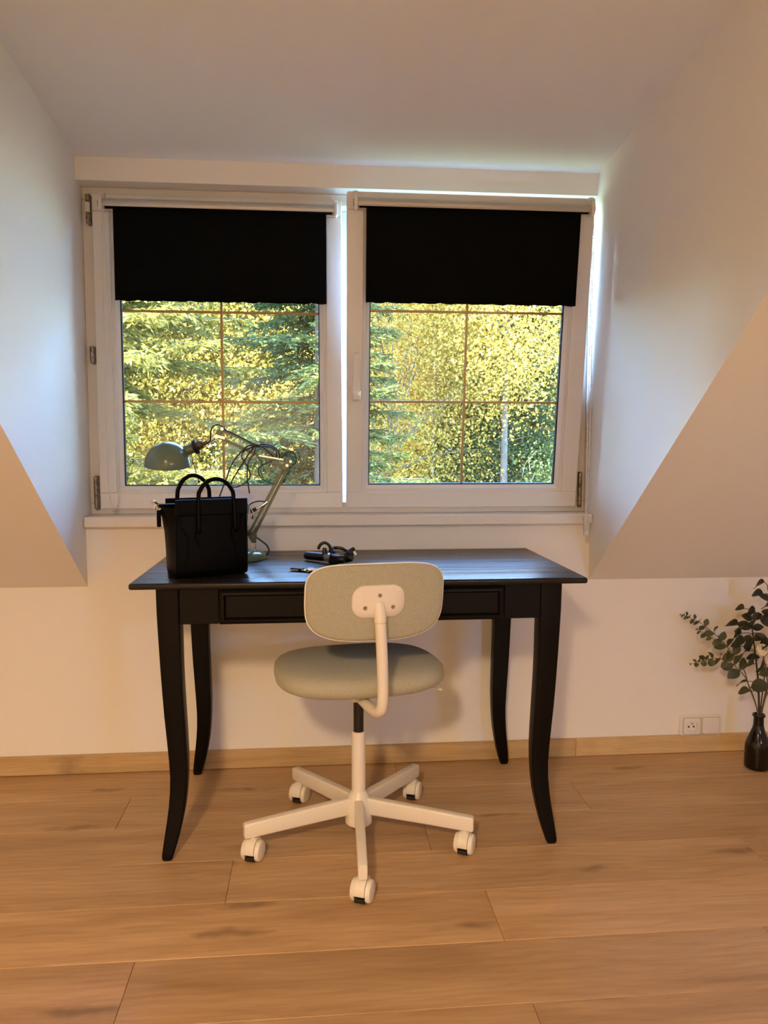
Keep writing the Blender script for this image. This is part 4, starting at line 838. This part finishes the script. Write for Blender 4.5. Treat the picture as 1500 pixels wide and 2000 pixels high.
def leafy(label, x, y, height, rad, mat, n=9000, leaf=.045, zc=None, zr=None, trunk='bark_grey', tr=.09, twigs=40, base=-3.2, name='leafy_tree', cat='tree', group='trees beyond the window', clump=60, lean=0.0, twigmat='twig'):
    e = thing(name, label, cat, (x, y, base), group=group); zc = height * .62 if zc is None else zc; zr = height * .42 if zr is None else zr
    bm = bmesh.new(); tube(bm, smooth_path([(0, 0, 0), (lean * .4, .02, zc * .5), (lean, 0, zc + zr * .25)], 6), [tr, tr * .12], 10); obj('trunk', bm, M[trunk], e, smooth=True)
    bb = bmesh.new(); cen = []
    for k in range(clump):
        v = unit(rng.normal(0, 1, 3)); rr = random.uniform(.45, 1.0) ** .6; c = np.array([lean + v[0] * rad * rr, v[1] * rad * rr, zc + v[2] * zr * rr]); cen.append(c)
        if k < twigs:
            z0 = max(.3, zc + (c[2] - zc) * .3 - zr * .35); a = np.array([lean * z0 / (zc + zr), 0, z0]); mid = (a + c) / 2 + rng.normal(0, .12, 3) * rad * .5
            sm_ = smooth_path([tuple(a), tuple(mid), tuple(c), tuple(c + (c - mid) * .35 + rng.normal(0, .1, 3))], 5); tube(bb, sm_, [tr * .17, .003], 5)
            for _ in range(4):
                s0 = sm_[random.randrange(5, len(sm_) - 1)]; d = Vector(rng.normal(0, 1, 3)).normalized() * random.uniform(.2, .5)
                tube(bb, [s0, s0 + d * .5 + Vector(rng.normal(0, .03, 3)), s0 + d], [.006, .002], 4)
    if twigs: obj('branches', bb, M[twigmat], e, smooth=True)['kind'] = 'stuff'
    cen = np.array(cen); ci = rng.integers(0, clump, n); sp_ = (rad * zr * rad) ** (1 / 3) * .24
    c = cen[ci] + rng.normal(0, 1, (n, 3)) * np.array([sp_, sp_, sp_ * .75]); a = unit(rng.normal(0, 1, (n, 3)) + np.array([0, 0, -.4])); b = unit(np.cross(a, rng.normal(0, 1, (n, 3)))); l_ = leaf * rng.uniform(.6, 1.25, (n, 1))
    quads_object('leaves', c, a * l_ * .5, b * l_ * .33, .5 + rng.normal(0, .2, n) + (rng.random(clump)[ci] - .5) * .5, M[mat], e); return e

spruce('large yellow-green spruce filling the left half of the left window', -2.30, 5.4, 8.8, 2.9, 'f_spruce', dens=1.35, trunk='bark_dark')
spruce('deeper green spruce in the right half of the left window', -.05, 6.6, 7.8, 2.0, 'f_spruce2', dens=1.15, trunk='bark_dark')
leafy('yellow tree with pale bare branches at the left of the right window', .95, 9.0, 8.2, 1.5, 'f_yellow', 26000, .046, 4.9, 2.3, 'bark_pink', .09, 30, lean=.1, clump=80)
leafy('ochre tree with a white trunk in the middle of the right window', 1.86, 10.2, 7.6, 1.4, 'f_orange', 26000, .050, 6.3, 2.0, 'bark_white', .10, 18, lean=.05, clump=80)
leafy('bright yellow tree with a grey trunk at the right of the right window', 2.58, 8.2, 9.0, 1.45, 'f_yellow', 36000, .050, 6.75, 1.95, 'bark_grey', .10, 20, clump=90)
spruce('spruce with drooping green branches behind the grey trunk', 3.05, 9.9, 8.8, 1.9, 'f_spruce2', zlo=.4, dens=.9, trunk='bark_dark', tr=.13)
leafy('green shrub at the lower left of the right window', .72, 7.6, 3.6, .55, 'f_green', 5000, .04, 3.15, .55, 'bark_grey', .03, 14, name='garden_shrub', cat='shrub', group='shrubs beyond the window', clump=40)
leafy('dark green shrub at the foot of the grey trunk', 2.75, 9.2, 4.2, 1.1, 'f_green', 11000, .045, 3.7, .75, 'bark_grey', .03, 14, name='garden_shrub', cat='shrub', group='shrubs beyond the window', clump=50)
leafy('ochre shrub below the white trunk in the right window', 1.75, 9.0, 3.5, .55, 'f_orange', 3500, .04, 2.9, .45, 'bark_grey', .03, 12, name='garden_shrub', cat='shrub', group='shrubs beyond the window', clump=36)
for i, (x, y, h, r) in enumerate(((-5.2, 13.5, 10.5, 2.6), (-2.6, 15.0, 11.0, 2.8), (.2, 14.2, 10.0, 2.6), (2.6, 15.5, 11.0, 2.8), (5.2, 14.4, 10.5, 2.7), (8.0, 15.5, 11.0, 2.8))):
    leafy(['broad woodland tree far left behind the large spruce', 'woodland tree behind the gap between the two spruces', 'woodland tree behind the deeper green spruce', 'woodland tree behind the white trunk', 'woodland tree behind the bare grey trunk', 'woodland tree at the far right of the garden'][i], x, y, h, r, 'f_back', 52000, .092, h * .52, h * .46, 'bark_pink', .14, 26, clump=110)
for i, (x, y, h, r) in enumerate(((-7.5, 20, 12, 3.6), (-2.8, 20.5, 12.5, 3.6), (1.6, 20, 12, 3.6), (6.0, 20.5, 12.5, 3.6), (11.0, 20, 12, 3.8))):
    leafy(['tall hedge tree at the far left end of the back row', 'tall hedge tree second from the left in the back row', 'tall hedge tree in the middle of the back row', 'tall hedge tree second from the right in the back row', 'tall hedge tree at the far right end of the back row'][i], x, y, h, r, 'f_back', 24000, .20, h * .5, h * .48, 'bark_pink', .16, 12, clump=130, group='back row of hedge trees')
